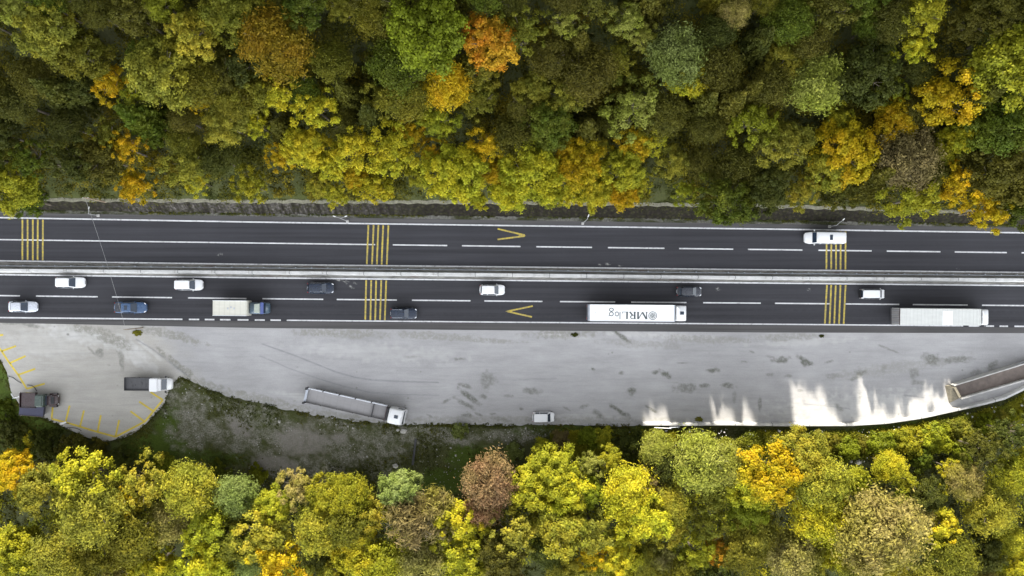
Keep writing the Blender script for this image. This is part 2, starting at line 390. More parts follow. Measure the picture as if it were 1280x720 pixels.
# ---- terrain
YB_PTS = [(-420, 395), (-60, 412), (-12, 432), (2, 452), (9, 466), (13, 487), (24, 506), (50, 520), (75, 531), (100, 545), (130, 553), (150, 549),
          (175, 537), (192, 520), (205, 505), (213, 484), (218, 477), (228, 472), (240, 476), (258, 486), (290, 497), (320, 503),
          (360, 512), (400, 520), (440, 526), (480, 529.5), (530, 530.5), (640, 531.5), (800, 532), (905, 531.5), (990, 533), (1060, 532.5), (1105, 530),
          (1150, 523.5), (1195, 514), (1225, 507.5), (1253, 500), (1280, 487), (1340, 462), (1500, 430), (1700, 425)]
def YB(x): return np.interp(x, [p[0] for p in YB_PTS], [p[1] for p in YB_PTS])
def smooth01(t): t = np.clip(t, 0, 1); return t * t * (3 - 2 * t)
def terrain_z(X, Y):
    """height of the ground at world X, Y (arrays)"""
    X = np.asarray(X, float); Y = np.asarray(Y, float)
    px = X * K + 640
    yb = (360 - WB(px)) / K; yt = (360 - WT(px)) / K * (H - 2.4) / H
    s = np.interp(px, [-400, 0, 500, 800, 1000, 1280, 1700], [.62, .62, .60, .50, .40, .38, .38])
    und = (vnoise(X + 300, Y + 300, 0.06, 3) - 0.5) * 3.0
    dn = Y - yt
    up = 2.3 + s * np.clip(dn, 0, 28) + und * smooth01(dn / 10)
    hr = np.interp(px, [-400, 650, 730, 1150, 1220, 1700], [37, 37, 31, 31, 35, 35])      # crest height at Y = 60
    up = up + smooth01((Y - 43) / 17) * (hr - (2.3 + s * 28 + und)) - 0.15 * np.clip(Y - 64, 0, 1e9)
    slope = -0.3 + (2.6) * np.clip((Y - yb) / (yt - yb + 1e-6), 0, 1)
    z = np.where(Y > yt, up, slope)
    ybm = (360 - YB(px)) / K; d = ybm - Y
    rt = smooth01((px - 700) / 160)
    zl = -0.16 - 0.045 * np.clip(d - 0.5, 0, 12) - 0.26 * np.clip(d - 10, 0, 45)
    zr = -0.10 - 0.10 * np.clip(d - 0.6, 0, 6) - 0.26 * np.clip(d - 6, 0, 50)
    ll = smooth01((140 - px) / 80)            # left of the parking apron the bank drops sooner
    zl = zl - ll * 0.12 * np.clip(d - 0.5, 0, 10)
    low = zl * (1 - rt) + zr * rt + (vnoise(X + 300, Y + 300, 0.35, 5) - 0.5) * 0.35 * smooth01(d / 2)
    z = np.where(d > 0.25, low, z)
    return z
cols = np.concatenate([np.arange(-400, -100, 12.0), np.arange(-100, 100, 0.55), np.arange(100, 412, 12.0)])
def frac_rows(px):
    yb = (360 - WB(px)) / K; yt = (360 - WT(px)) / K * (H - 2.4) / H
    south = np.concatenate([np.arange(-300, -56, 12.0), np.arange(-56, -5, 0.45)])
    rows = [np.full_like(px, s) for s in south] + [np.full_like(px, 0.0), yb - 1.2, yb, yt - 0.01, yt + 0.25]
    for k in np.concatenate([np.arange(0.9, 50, 0.8), np.arange(52, 300, 14)]): rows.append(yt + k)
    return np.stack(rows, 1)
TX = np.repeat(cols[:, None], 1, 1); TY = frac_rows(cols * K + 640); TX = np.repeat(cols[:, None], TY.shape[1], 1)
TZ = terrain_z(TX, TY)
TPX = TX * K * H / (H - TZ) + 640; TPY = 360 - TY * K * H / (H - TZ)
def ell(PX, PY, cx, cy, a, b, ang=0, seed=0, rag=0.5, soft=0.42):
    c, s = math.cos(R(ang)), math.sin(R(ang)); dx = PX - cx; dy = PY - cy
    u = (dx * c + dy * s) / a; v = (-dx * s + dy * c) / b
    d = np.sqrt(u * u + v * v) + (vnoise(PX, PY, 0.22, seed, 3) - 0.5) * rag * 2
    return np.clip((1.1 - d) / soft, 0, 1)
gravel = np.zeros_like(TX); earth = np.zeros_like(TX); lush = np.zeros_like(TX)
for a in [(240, 515, 32, 26, 30), (285, 545, 46, 20, 25), (235, 545, 30, 18, 0), (330, 540, 60, 30, 20), (400, 585, 45, 16, 10), (450, 560, 60, 26, 0),
          (500, 545, 40, 22, 0), (215, 500, 10, 26, 20), (560, 545, 60, 14, 0), (480, 585, 30, 18, 0), (640, 545, 60, 10, 0), (420, 535, 50, 12, 10)]:
    gravel = np.maximum(gravel, ell(TPX, TPY, *a, seed=2, rag=0.7))
for a in [(378, 552, 36, 20, 5), (345, 582, 34, 16, 10), (365, 600, 18, 16, 80), (300, 535, 20, 9, 30), (425, 548, 10, 8, 0)]:
    earth = np.maximum(earth, ell(TPX, TPY, *a, seed=4, rag=0.45))
for a in [(190, 560, 50, 22, 0), (210, 530, 16, 26, 20), (265, 572, 46, 10, 5), (560, 600, 44, 18, 0), (590, 575, 30, 22, 0), (700, 540, 60, 9, 0), (30, 520, 60, 50, 0), (-10, 480, 26, 60, 0), (800, 545, 50, 12, 0), (1100, 545, 160, 14, -6)]:
    lush = np.maximum(lush, ell(TPX, TPY, *a, seed=6, rag=0.5))
terr = gridmesh('ground', TX, TY, TZ, M['terrain'], dict(gravel=gravel, earth=earth * (lush < 0.5), lush=lush), world=True)
tag(terr, kind='structure')

# ---- road sheets
def road_attr(top, bot, ny, step):
    xs = np.arange(XL, XR + step, step); t = top(xs); b = bot(xs); v = np.linspace(0, 1, ny)
    Y = t[:, None] + (b - t)[:, None] * v[None, :]; X = np.repeat(xs[:, None], ny, 1); return X, Y
zero = lambda X: np.zeros_like(X)
o = sheet('road_shoulder', SU, SL, -0.008, M['shoulder'], attrs=None); tag(o, kind='structure')
top = lambda x: LA(x) - 1.5; bot = lambda x: LC(x) + 1.0
for nm, tp, bt in (('road', top, bot), ('road', lambda x: LD(x) - 1.2, lambda x: LF(x) + 1.5)):
    X, Y = road_attr(tp, bt, 60, 3.0); dk = np.zeros_like(X); lt = np.zeros_like(X)
    for y_, w_, s_ in ((lambda x: LE(x) + 15.5, 0.6, 0.7), (lambda x: LE(x) - 18, 2.2, 0.28), (lambda x: LE(x) - 7, 2.2, 0.28), (lambda x: LE(x) + 8, 2.2, 0.5), (lambda x: LE(x) + 19, 2.2, 0.5), (lambda x: LB(x) + 8, 2.2, 0.3), (lambda x: LB(x) - 3, .6, .35), (lambda x: LD(x) + 3, .8, .3), (lambda x: LB(x) - 19, 2.0, 0.25), (lambda x: LB(x) - 8, 2.0, 0.25), (lambda x: LB(x) + 19, 2.0, 0.2), (lambda x: LB(x) + 9, 2.0, 0.2)):
        dk = np.maximum(dk, s_ * np.exp(-((Y - y_(X)) / w_) ** 2))
    for cx, cy, a, b_, an in ((425, 350, 11, 1.6, 12), (437, 357, 7, 1.0, 40), (444, 354, 3, 1.5, 0), (897, 362, 3, 3, 0), (760, 330, 2.4, 2, 0), (750, 331, 1.2, 1, 0), (1011, 362, 1.6, 1.6, 0), (1198, 336, 1.5, 1, 0), (274, 318, 4, 2, -30), (774, 332, 4, .8, 0)):
        lt = np.maximum(lt, ell(X, Y, cx, cy, a, b_, an, 9, 0.4))
    o = gridmesh(nm, X, Y, np.zeros_like(X), M['asphalt'], dict(dark=dk, light=lt)); tag(o, kind='structure')
o = sheet('median', lambda x: LC(x) + 0.9, lambda x: LD(x) - 1.1, -0.002, M['median']); tag(o, kind='structure')
o = sheet('verge', lambda x: WB(x) - 1, lambda x: SU(x) + 0.6, -0.02, M['verge'], ny=2); tag(o, kind='structure')

# ---- road paint (one sheet per line family)
def strip(bm, f, x0, x1, wpx, z, step=20, offs=0):
    n = max(1, int(abs(x1 - x0) / step)); pr = None
    for i in range(n + 1):
        x = x0 + (x1 - x0) * i / n; y = float(f(x)) + offs
        a = bm.verts.new(P(x, y - wpx / 2, z)); b = bm.verts.new(P(x, y + wpx / 2, z))
        if pr: bm.faces.new((pr[0], pr[1], b, a))
        pr = (a, b)
def seg(bm, p, q, wpx, z):
    a = P(*p, z); b = P(*q, z); d = (b - a).normalized(); n = Vector((-d.y, d.x, 0)) * wpx / K / 2
    poly(bm, [a - n, b - n, b + n, a + n])
bm = B()
strip(bm, LA, XL, XR, 1.75, 0.004); strip(bm, LC, XL, XR, 1.6, 0.004); strip(bm, LD, XL, XR, 1.6, 0.004)
strip(bm, LB, XL, 469, 1.5, 0.004)
for a, b in [(491, 559), (577.5, 650.5), (670.5, 740), (760, 830.5), (849, 916.5), (935, 1003), (1023, 1089.5), (1108.5, 1175.5), (1193.5, 1258.5), (1277, 1345)]: strip(bm, LB, a, b, 1.6, 0.004)
for a, b in [(-60, 25), (45, 122), (140, 215), (235, 308), (328, 404), (421, 496), (515, 588), (605.5, 678), (700, 769), (789, 858), (879, 951), (968.7, 1037.5), (1055, 1124), (1141, 1209.5), (1227.5, 1300)]: strip(bm, LE, a, b, 1.6, 0.004)
strip(bm, LF, XL, 228, 1.75, 0.004); strip(bm, LF, 358.5, 1204, 1.6, 0.004)
for a, b in [(236, 249), (256, 268), (275, 288), (297, 310.5), (318.5, 331), (338, 351), (1211, 1224), (1230, 1242.5), (1249.5, 1260), (1268, 1281), (1290, 1302)]: strip(bm, LF, a, b, 1.8, 0.004)
o = finish('lane_markings', bm, M['line_white']); tag(o, kind='structure')
bm = B()
for f0, f1, top_, bot_ in [(LA, LC, [28, 34.5, 41, 47.2, 53.6], [28, 34.5, 41, 47, 53.4]), (LA, LC, [460.5, 467, 473, 479, 485.5], [458.5, 465, 471, 477, 483.5]),
                     (LD, LF, [457.8, 464, 470.2, 476.6, 482.8], [456.5, 463, 469, 475, 481]), (LA, LC, [1033.3, 1039.2, 1045, 1051, 1057], [1033, 1039, 1045, 1050.6, 1056.8]),
                     (LD, LF, [1033.7, 1039, 1044.7, 1050.6, 1057], [1031, 1037, 1042.8, 1048.8, 1054.6])]:
    for a, b in zip(top_, bot_): seg(bm, (a, float(f0(a)) + 1.6), (b, float(f1(b)) - 1.3), 2.1, 0.008)
for p, q in [((656, 294), (622, 286)), ((656, 295), (622, 299.3)), ((634, 389.2), (666, 382.5)), ((634, 389.2), (665, 396.2))]: seg(bm, p, q, 2.0, 0.008)
for ap, s_ in (((657.5, 294.6), 1), ((631.5, 389.2), -1)): poly(bm, [P(ap[0], ap[1], .009), P(ap[0] - 9 * s_, ap[1] - 2.4, .009), P(ap[0] - 9 * s_, ap[1] + 2, .009)])
o = finish('rumble_bars_and_chevrons', bm, M['line_yellow']); o.name = 'yellow_markings'; tag(o, kind='structure')

# ---- layby
step = 1.6; xs = np.arange(XL, XR, step); ny = 96
tp = SL(xs) - 0.6; bt = YB(xs) + (vnoise(xs, xs * 0, 0.12, 8, 3) - 0.5) * 4 * ((xs > 10) & (xs < 800))
v = np.linspace(0, 1, ny); PX = np.repeat(xs[:, None], ny, 1); PY = tp[:, None] + (bt - tp)[:, None] * v[None, :]
stain_and_shade = np.zeros_like(PX); mud = zero(PX); pale = zero(PX); line = zero(PX)
for cx, cy, a, b_, an, s_ in [(778, 421, 15, 3.2, 38, .85), (741, 461, 2.8, 2, 30, .9), (777, 466, 4, 3, 0, .6), (819, 466, 4.5, 3, 0, .7), (833, 468, 9, 4.2, 35, .85), (789, 489, 6.5, 5, 0, .75),
    (666, 489, 15, 4.5, 8, .55), (856, 485, 15, 7, 0, .55), (880, 482, 7, 2.5, 0, .7), (892, 463, 8, 3.2, 0, .75), (853, 454, 9, 1.2, 0, .6), (750, 519, 10, 4, 35, .6), (776, 515, 18, 3.4, 33, .8), (815, 512, 12, 2, 30, .65),
    (910, 482, 9, 4, 10, .7), (708, 511, 8, 1.5, 30, .5), (730, 508, 7, 2.5, -20, .5), (610, 476, 11, 11, 0, .5), (581, 482, 9, 3, 15, .6), (588, 497, 18, 3.8, 40, .75), (580, 504, 17, 3.6, 30, .7), (605, 496, 5, 3, 20, .6),
    (585, 519, 9, 3, 0, .7), (598, 518, 6, 2, 20, .7), (627, 524, 11, 3, 10, .5), (537, 520, 6, 2, 30, .55), (574, 449, 6, 2.6, 0, .65), (636, 495, 7, 2, 0, .5), (517, 446, 13, 2, 0, .3), (558, 501, 7, 2, -30, .6), (617, 517, 5, 1.5, 0, .6),
    (977, 450, 13, 4.5, -5, .7), (1006, 452, 12, 5.5, 28, .8), (1166, 449, 14, 8.5, 10, .75), (1196, 450, 25, 4.2, -3, .6), (1077, 466, 9, 3.4, 0, .65), (1068, 473, 9, 3, -20, .5), (1037, 452, 6, 2, -15, .5), (1042, 470, 14, 3.4, 0, .35), (1142, 467, 8, 7, -30, .45),
    (1110, 436, 15, 1.4, 22, .45), (1242, 457, 9, 6, -30, .55), (1146, 478, 11, 4, 0, .45), (962, 468, 6, 3, 0, .5), (985, 470, 6, 2, 0, .5), (1220, 466, 10, 5, 10, .4), (1105, 462, 3, 7, 0, .3), (950, 505, 2.5, 8, 0, .55), (1050, 510, 9, 3.5, 40, .5), (1075, 496, 2, 9, 0, .4),  # besides stains, includes a dark ellipse painting the shade above the ramp parapet
    (125, 441, 5.5, 6.5, 0, .55), (152, 451, 4.2, 13, -8, .5), (114, 438, 9, 2, 50, .5), (85, 418, 2, 1.5, 0, .6), (40, 407, 14, 3, 12, .5), (136, 456, 2, 1.2, 0, .7), (20, 404, 16, 2, 0, .5),
    (302, 490, 10, 2.5, 15, .35), (276, 484, 5, 3, 10, .5), (660, 525, 6, 4, 0, .3), (652, 511, 3, 2, 0, .6), (1000, 488, 4, 2, 0, .4), (918, 497, 3, 8, 0, .35), (940, 440, 6, 1.5, 20, .5), (930, 452, 5, 1, 10, .5), (963, 446, 9, 2, 10, .4)]:
    stain_and_shade = np.maximum(stain_and_shade, s_ * .9 * ell(PX, PY, cx, cy, a, b_, an, 12, 0.6, .55))
for cx, cy, a, b_, an, s_ in [(110, 412, 30, 6, 8, .8), (140, 424, 26, 8, 25, .8), (226, 421, 32, 6, 16, .8), (195, 414, 26, 6, 12, .7), (220, 455, 18, 4, 42, .9), (233, 465, 10, 5, 35, .9), (202, 440, 14, 2.5, 50, .8), (430, 417, 60, 6, 2, .7), (540, 420, 60, 5, 3, .6), (600, 425, 60, 3, 3, .6),
    (700, 417, 50, 6, 0, .7), (880, 424, 70, 5, 2, .55), (985, 421, 45, 5, -2, .6), (320, 500, 70, 9, 12, .7), (260, 483, 30, 8, 25, .7), (440, 524, 70, 7, 9, .65), (800, 430, 60, 5, 3, .4), (560, 528, 60, 4, 0, .6), (640, 526, 240, 6, 0, .5), (1120, 460, 90, 8, -8, .35)]:
    mud = np.maximum(mud, s_ * ell(PX, PY, cx, cy, a, b_, an, 13, 0.6))
for cx, cy, a, b_, an, s_ in [(95, 418, 50, 12, 12, .9), (165, 440, 30, 12, 35, .9), (60, 430, 60, 18, 0, .4), (175, 452, 30, 7, 30, .8), (470, 440, 110, 12, 4, .4), (700, 420, 40, 2.5, 4, .6), (820, 419, 70, 4, 3, .6), (1010, 427, 80, 5, -3, .5), (185, 436, 3, 24, -50, .9), (420, 508, 80, 5, 14, .5), (720, 521, 50, 4, 0, .5), (1090, 512, 130, 24, -3, .7)]:  # the last ellipse paints extra brightness into the sunlit patches by the edge wall
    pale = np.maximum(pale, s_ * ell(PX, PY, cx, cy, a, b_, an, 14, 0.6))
def dist_poly(PX, PY, pts):
    d = np.full(PX.shape, 1e9)
    for (x0, y0), (x1, y1) in zip(pts, pts[1:]):
        dx, dy = x1 - x0, y1 - y0; t = np.clip(((PX - x0) * dx + (PY - y0) * dy) / (dx * dx + dy * dy), 0, 1)
        d = np.minimum(d, np.hypot(PX - x0 - t * dx, PY - y0 - t * dy))
    return d
for pts, w_, s_ in [([(328, 430), (345, 436), (370, 445), (400, 457), (420, 465), (445, 472), (465, 475), (500, 477), (548, 478)], .8, .75),
                ([(325, 445), (345, 453), (360, 460), (400, 474), (430, 483), (460, 490), (490, 493), (548, 494)], .7, .5),
                ([(170, 424), (190, 436), (205, 447), (222, 460), (238, 472)], 1.0, .7), ([(640, 475), (695, 473)], .6, .5), ([(765, 500), (800, 530), (850, 531)], .6, 0), ([(1005, 505), (1040, 508), (1062, 511)], .9, .5), ([(1130, 494), (1155, 497)], .9, .6)]:
    line = np.maximum(line, s_ * np.exp(-(dist_poly(PX, PY, pts) / w_) ** 2) * (0.5 + 0.7 * vnoise(PX, PY, 0.3, 21, 2)))
beige = smooth01((235 - PX - (PY - 430) * -0.9 + (vnoise(PX, PY, .05, 22) - .5) * 60) / 60)
o = gridmesh('layby', PX, PY, np.full_like(PX, -0.03), M['layby'], dict(stain_and_shade=stain_and_shade, mud=mud, pale=pale, line=line, beige=beige)); tag(o, kind='structure')
bm = B()
for a, b in [((2, 439), (12, 454)), ((12, 454), (23, 469)), ((23, 469), (33.5, 486)), ((2, 439), (20, 432.5)), ((12, 454), (32, 445)), ((23, 468.5), (44, 461)), ((33.5, 486), (56, 479.5)), ((-12, 421), (2, 439)), ((-12, 421), (4, 418.5)),
             ((66, 508), (64.5, 523.5)), ((64.5, 523.5), (86, 529)), ((86, 529), (122, 540)), ((122, 540), (144.5, 546)), ((144.5, 546), (181, 527)), ((181, 527), (203.5, 500)), ((203.5, 500), (188, 490)),
             ((87, 507), (82, 527.5)), ((105, 513), (100, 533)), ((126, 519), (122, 539.5)), ((149, 525), (144.5, 545)), ((163, 514), (180, 526.5)), ((174, 502), (191, 513.5))]: seg(bm, a, b, 2.3, -0.024)
o = finish('parking_bay_lines', bm, M['line_yellow_pale']); tag(o, kind='structure')

# ------------------------------------------------------------------ built setting: masonry slope, barriers, rail, walls
def prism_along(bm, prof, pts, closed=True):
    """sweep a profile (list of (offset, z)) along ground points"""
    rings = []
    for i, p in enumerate(pts):
        a = pts[max(0, i - 1)]; b = pts[min(len(pts) - 1, i + 1)]; d = (b - a).normalized(); n = Vector((-d.y, d.x, 0))
        rings.append([p + n * u + Vector((0, 0, z)) for u, z in prof])
    loft(bm, rings)
def rock_wall():
    t = thing('masonry_retaining_wall', 'dark rough stone retaining slope with pale coping between the verge and upper wood', 'retaining wall')
    xs = np.arange(-60, 1420, 2.0); ny = 12; v = np.linspace(0, 1, ny)
    b = np.array([P(x, float(WB(x)), 0.0) for x in xs]); tt = np.array([P(x, float(WT(x)), 2.4) for x in xs])
    G = b[:, None, :] * (1 - v)[None, :, None] + tt[:, None, :] * v[None, :, None]
    X = G[..., 0]; Y = G[..., 1]; Z = G[..., 2] - 0.05
    dsp = (vnoise(X * 1.0, Z * 1.3, 1.1, 31, 3) - 0.5) * 0.55 * np.sin(np.pi * np.clip(v, .05, 1))[None, :] ** 0.5
    bays = (np.abs(((X / 1.9) % 1) - 0.5) < 0.09) * 0.14
    PXg = X * K + 640; o = gridmesh('stone_face', X, Y - dsp * .7 - 0.1 - bays, Z, M['stone'], dict(pale=np.interp(PXg, [120, 190, 420, 520], [0.0, 1, 1, 0.0])), world=True); o.parent = t
    bm = B(); prism_along(bm, [(-0.12, 2.28), (0.42, 2.28), (0.42, 2.5), (-0.12, 2.5)], [Vector((p[0], p[1], 0)) + Vector((0, -0.15 + 0.1 * math.sin(i * 1.7), 0.05 * math.sin(i * .9))) for i, p in enumerate(tt[::3])])
    finish('coping', bm, M['coping'], t)
rock_wall()
MID = lambda x: (LC(x) + LD(x)) / 2
def wpts(f, x0, x1, n, off=0, z=0): return [P(x, float(f(x)) + off, z) for x in np.linspace(x0, x1, n)]
BAR = mk([337.8, 340.3, 343.5, 347.3, 349.8])
t = thing('median_barrier', 'long pale concrete barrier running down the middle of the highway', 'barrier')
bm = B(); prism_along(bm, [(-0.36, 0), (-0.30, 0.2), (-0.24, 0.62), (-0.2, 0.8), (0.2, 0.8), (0.24, 0.62), (0.30, 0.2), (0.36, 0)], wpts(BAR, -300, 1580, 60))
finish('concrete_body', bm, M['barrier'], t)
for x in np.arange(-290, 1570, 46.2): finish('joint_cap', bx(P(x, float(BAR(x)), 0.83), (0.14, 0.44, 0.06), 0.01), M['kerb'], t)
t = thing('median_guardrail', 'galvanised steel guardrail on short posts beside the concrete median barrier', 'guardrail')
GR = lambda x: BAR(x) - 5.6
bm = B(); prism_along(bm, [(-0.03, .5), (0.04, .56), (-0.03, .63), (0.04, .7), (-0.03, .77), (-0.06, .77), (0.01, .7), (-0.06, .63), (0.01, .56), (-0.06, .5)], wpts(GR, -300, 1580, 60)); finish('rail', bm, M['steel'], t)
pb = B()
for x in np.arange(-290, 1570, 20.0): box(pb, P(x, float(GR(x)) - .5, 0.36), (0.12, 0.14, 0.74))
tag(finish('post', pb, M['steel'], t), kind='stuff')

EDGE = [(803, 529.5), (850, 529.8), (905, 529.3), (990, 530.5), (1060, 530.2), (1105, 527.6), (1150, 521), (1195, 511.2), (1225, 504.5), (1253, 497), (1280, 484), (1345, 458)]
t = thing('edge_barrier', 'low white concrete wall curving along the outer edge of the layby', 'wall')
ep = [P(x, float(np.interp(x, [p[0] for p in EDGE], [p[1] for p in EDGE])), 0) for x in np.concatenate([np.arange(803, 1345, 9.0), [1345]])]
bm = B(); prism_along(bm, [(-0.26, -1.4), (-0.24, 0.55), (-0.14, 0.75), (0.14, 0.75), (0.24, 0.5), (0.34, -0.1), (0.34, -1.4)], ep)
finish('wall_body', bm, M['barrier'], t)
t = thing('broken_guardrail', 'short broken piece of white guardrail just below the left end of the edge wall', 'guardrail')
bm = B(); prism_along(bm, [(-0.04, .35), (0.04, .4), (-0.02, .5), (0.04, .6), (-0.04, .65), (-0.1, .5)], [P(817, 533.5), P(838, 534.6)]); finish('rail', bm, M['pole'], t)
bm = B(); prism_along(bm, [(-0.04, .35), (0.04, .4), (-0.02, .5), (0.04, .6), (-0.04, .65), (-0.1, .5)], [P(836, 533.3), P(849, 532.8)]); finish('loose_rail', bm, M['steel'], t)
for x in (820, 829, 840, 847): finish('post', bx(P(x, 534, 0.05), (0.14, 0.14, 1.1)), M['steel'], t)

def ramp():
    t = thing('loading_ramp', 'raised concrete ramp with pale parapets and brown earth floor at the right edge', 'ramp')
    z = 1.5
    A = P(1193, 482, z); Bq = P(1300, 449, z); Cq = P(1310, 467, z); D = P(1202, 498.5, z)
    bm = B()
    base = [(p.x, p.y, 0.85) for p in (A, Bq, Cq, D)]; g = [(p.x, p.y, -1.2) for p in (A, Bq, Cq, D)]
    loft(bm, [g, base]); finish('earth_fill', bm, M['rust_fill'], t)
    def wall(p, q, w, h, nm, mat):
        d = (q - p); L = d.length; c = (p + q) / 2; c.z = (h - 1.2) / 2
        finish(nm, bx(c, (L, w, h + 1.2), 0.03, rz=math.atan2(d.y, d.x)), mat, t)
    wall(A, Bq, 0.20, 1.5, 'parapet', M['parapet'])
    wall(D, Cq, 0.26, 1.5, 'parapet', M['parapet'])
    dd = (D - A).normalized() * 0.24
    wall(A + dd, D - dd, 0.4, 1.38, 'end_wall', M['sand'])
    bm = B(); e = (A - Bq).normalized()
    o1 = D + e * 1.25; o2 = A + e * .75
    loft(bm, [[(A.x + e.x * .28, A.y + e.y * .28, 1.0), (D.x + e.x * .28, D.y + e.y * .28, 1.0), (D.x + e.x * .28, D.y + e.y * .28, -.9), (A.x + e.x * .28, A.y + e.y * .28, -.9)],
              [(o2.x, o2.y, -.05), (o1.x, o1.y - .6, -.1), (o1.x, o1.y - .6, -.9), (o2.x, o2.y, -.9)]]); finish('end_slope', bm, M['sand'], t)
    # rail fragment on the near parapet
    t2 = thing('steel_rail', 'bluish steel rail lying along the upper parapet of the concrete ramp', 'rail')
    bm = B(); prism_along(bm, [(-.06, .0), (.06, .0), (.06, .12), (-.06, .12)], [P(1238, 466.6, 0.9), P(1262, 459.2, 0.9), P(1300, 444, 0.9)]); finish('bar', bm, M['steel'], t2)
    for x, y in ((1242, 465.6), (1262, 459.4), (1280, 452.2)):
        pt = P(x, y, 0.4); finish('post', bx((pt.x, pt.y, 0.43), (.1, .1, .94)), M['steel'], t2)
ramp()

# ------------------------------------------------------------------ vehicles
def wheel(t, x, y, r=0.33, w=0.22):
    bm = B(); tube(bm, (x, y - w / 2, r), (x, y + w / 2, r), r, seg=20); o = finish('wheel', bm, M['rubber'], t)
    s = 1 if y > 0 else -1
    bm = B(); tube(bm, (x, y + s * (w / 2 - .02), r), (x, y + s * (w / 2 + .012), r), r * .62, seg=16); finish('rim', bm, M['rim'], o)
def car(label, px, py, L, W, Ht, mat, cat='car', name='passenger_car', kind='hatch', rz=0.0, glass_front=(0.5, 0.68), roof_rear=0.10, tail=None, rails=False, sunroof=False, group='cars on the highway', rear_glass=0.05, boxy=0.0):
    """front faces local +X. fractions run from the rear (0) to the nose (1)"""
    p = P(px, py, 0.6); t = thing(name, label, cat, (p.x, p.y, 0.004), rz, group)
    X = lambda f: (f - 0.5) * L
    hb = 0.60 * Ht; w = W / 2
    sta = [(0.0, .56 + .26 * boxy, .62, .42), (0.012, .74 + .16 * boxy, .80, .30), (0.05, .91, .94, .22), (0.12, .99, 1.0, .2), (0.3, 1, 1.0, .2), (0.55, 1, 1.0, .2), (glass_front[1], .99, .98, .2), (0.82, .965, .91, .2), (0.885, .92, .87, .22), (0.935, .83, .80, .25), (0.97, .69, .72, .3), (0.99, .52, .63, .36), (1.0, .34, .55, .42)]
    rings = []
    for f, wf, hf, zb in sta:
        ww = w * wf; zt = max(hb * hf, zb + .12); x = X(f)
        half = [(0, zb), (ww * .82, zb), (ww * .96, zb + (zt - zb) * .12), (ww, zb + (zt - zb) * .45), (ww * .985, zb + (zt - zb) * .75), (ww * .93, zt - .05), (ww * .80, zt - .008), (ww * .45, zt + .012), (0, zt + .018)]
        rings.append([(x, y, z) for y, z in half] + [(x, -y, z) for y, z in half[-2:0:-1]])
    bm = B(); loft(bm, rings)
    # cabin shell
    g0, g1 = glass_front; zt = Ht; rb = roof_rear
    tb = tail if tail is not None else 0.03
    def cab(dz, gi):
        zr = hb - .03
        c = [(X(tb) , w * .90, zr), (X(tb + .03), w * .93, zr), (X(g1 - .02), w * .92, zr), (X(g1 + .005), w * .55, zr)]
        return c
    low = [(X(tb + .01), .60), (X(tb + .02), .84), (X(.30), .93), (X(g0), .93), (X(g1 - .03), .88), (X(g1), .62)]
    top_ = [(X(rb), .58), (X(rb + .02), .70), (X(.30), .755), (X(g0 - .05), .745), (X(g0 - .02), .70), (X(g0), .55)]
    ringL = [(x, w * k, hb - .04) for x, k in low] + [(x, -w * k, hb - .04) for x, k in low[::-1]]
    ringM = [(x, w * (k + .02), zt - .05) for x, k in top_] + [(x, -w * (k + .02), zt - .05) for x, k in top_[::-1]]
    ringT = [(x * .97 + X(.33) * .03, w * k * .93, zt) for x, k in top_] + [(x * .97 + X(.33) * .03, -w * k * .93, zt) for x, k in top_[::-1]]
    loft(bm, [ringL, ringM, ringT])
    body = finish('body', bm, mat, t, smooth=False)
    bv = body.modifiers.new('soft', 'BEVEL'); bv.width = 0.03; bv.segments = 2; bv.limit_method = 'ANGLE'; bv.angle_limit = R(28)
    for f in body.data.polygons: f.use_smooth = True
    def lerp(a, b, k): return Vector(a) + (Vector(b) - Vector(a)) * k
    # windshield
    def screen(nm, xl, kl, xt, kt, s, a=.06, b=.94):
        l1, l2 = Vector((xl, w * kl, hb - .0)), Vector((xl, -w * kl, hb - .0)); t1, t2 = Vector((xt, w * kt, zt - .035)), Vector((xt, -w * kt, zt - .035))
        q = [lerp(l1, t1, a), lerp(l2, t2, a), lerp(l2, t2, b), lerp(l1, t1, b)]
        if s < 0: q = [q[1], q[0], q[3], q[2]]
        n = (q[1] - q[0]).cross(q[2] - q[0]).normalized()
        if n.z < 0: q = q[::-1]
        bm = B(); panel(bm, [p_ + Vector((0.012 * s, 0, 0.012)) for p_ in q], 0.02); finish(nm, bm, M['glass'], t)
    screen('windshield', X(g1 + .003), .82, X(g0 + .0), .66, 1)
    screen('rear_window', X(tb + .002), .76, X(rb - .004), .60, -1, .22, .92)
    for s in (1, -1):
        bm = B()
        for f0, f1, f2, f3 in ((tb + .09, .30, rb + .06, .305), (.325, g1 - .075, .33, g0 - .015)):
            q = [Vector((X(f0), s * (w * .925), hb + .02)), Vector((X(f1), s * (w * .925), hb + .02)), Vector((X(f3), s * (w * .785), zt - .1)), Vector((X(f2), s * (w * .785), zt - .1))]
            if s > 0: q = q[::-1]
            panel(bm, q, 0.022)
        finish('side_window', bm, M['glass'], t)
        finish('headlight', bx((X(.938), s * w * .70, hb * .76), (.34, .17, .11), .04, rz=-s * .62), M['lamp'], t)
        finish('taillight', bx((X(.022), s * w * .74, hb * .78), (.1, .22, .16), .03, rz=s * .35), M['red'], t)
        bm = B(); box(bm, (X(g1 - .065), s * (w + .06), hb + .06), (.1, .16, .13), .03); finish('mirror', bm, mat, t)
        wheel(t, X(.19), s * (w - .11)); wheel(t, X(.81), s * (w - .11))
        if rails:
            bm = B(); tube(bm, (X(rb + .04), s * w * .69, zt + .05), (X(g0 - .06), s * w * .69, zt + .05), .022); finish('roof_rail', bm, M['steel'], t)
    if sunroof: finish('sunroof', bx((X(.42), 0, zt + .004), (.5, .75, .02), .005), M['glass'], t)
    finish('grille', bx((X(.992), 0, hb * .62), (.07, W * .34, .16), .02), M['black'], t)
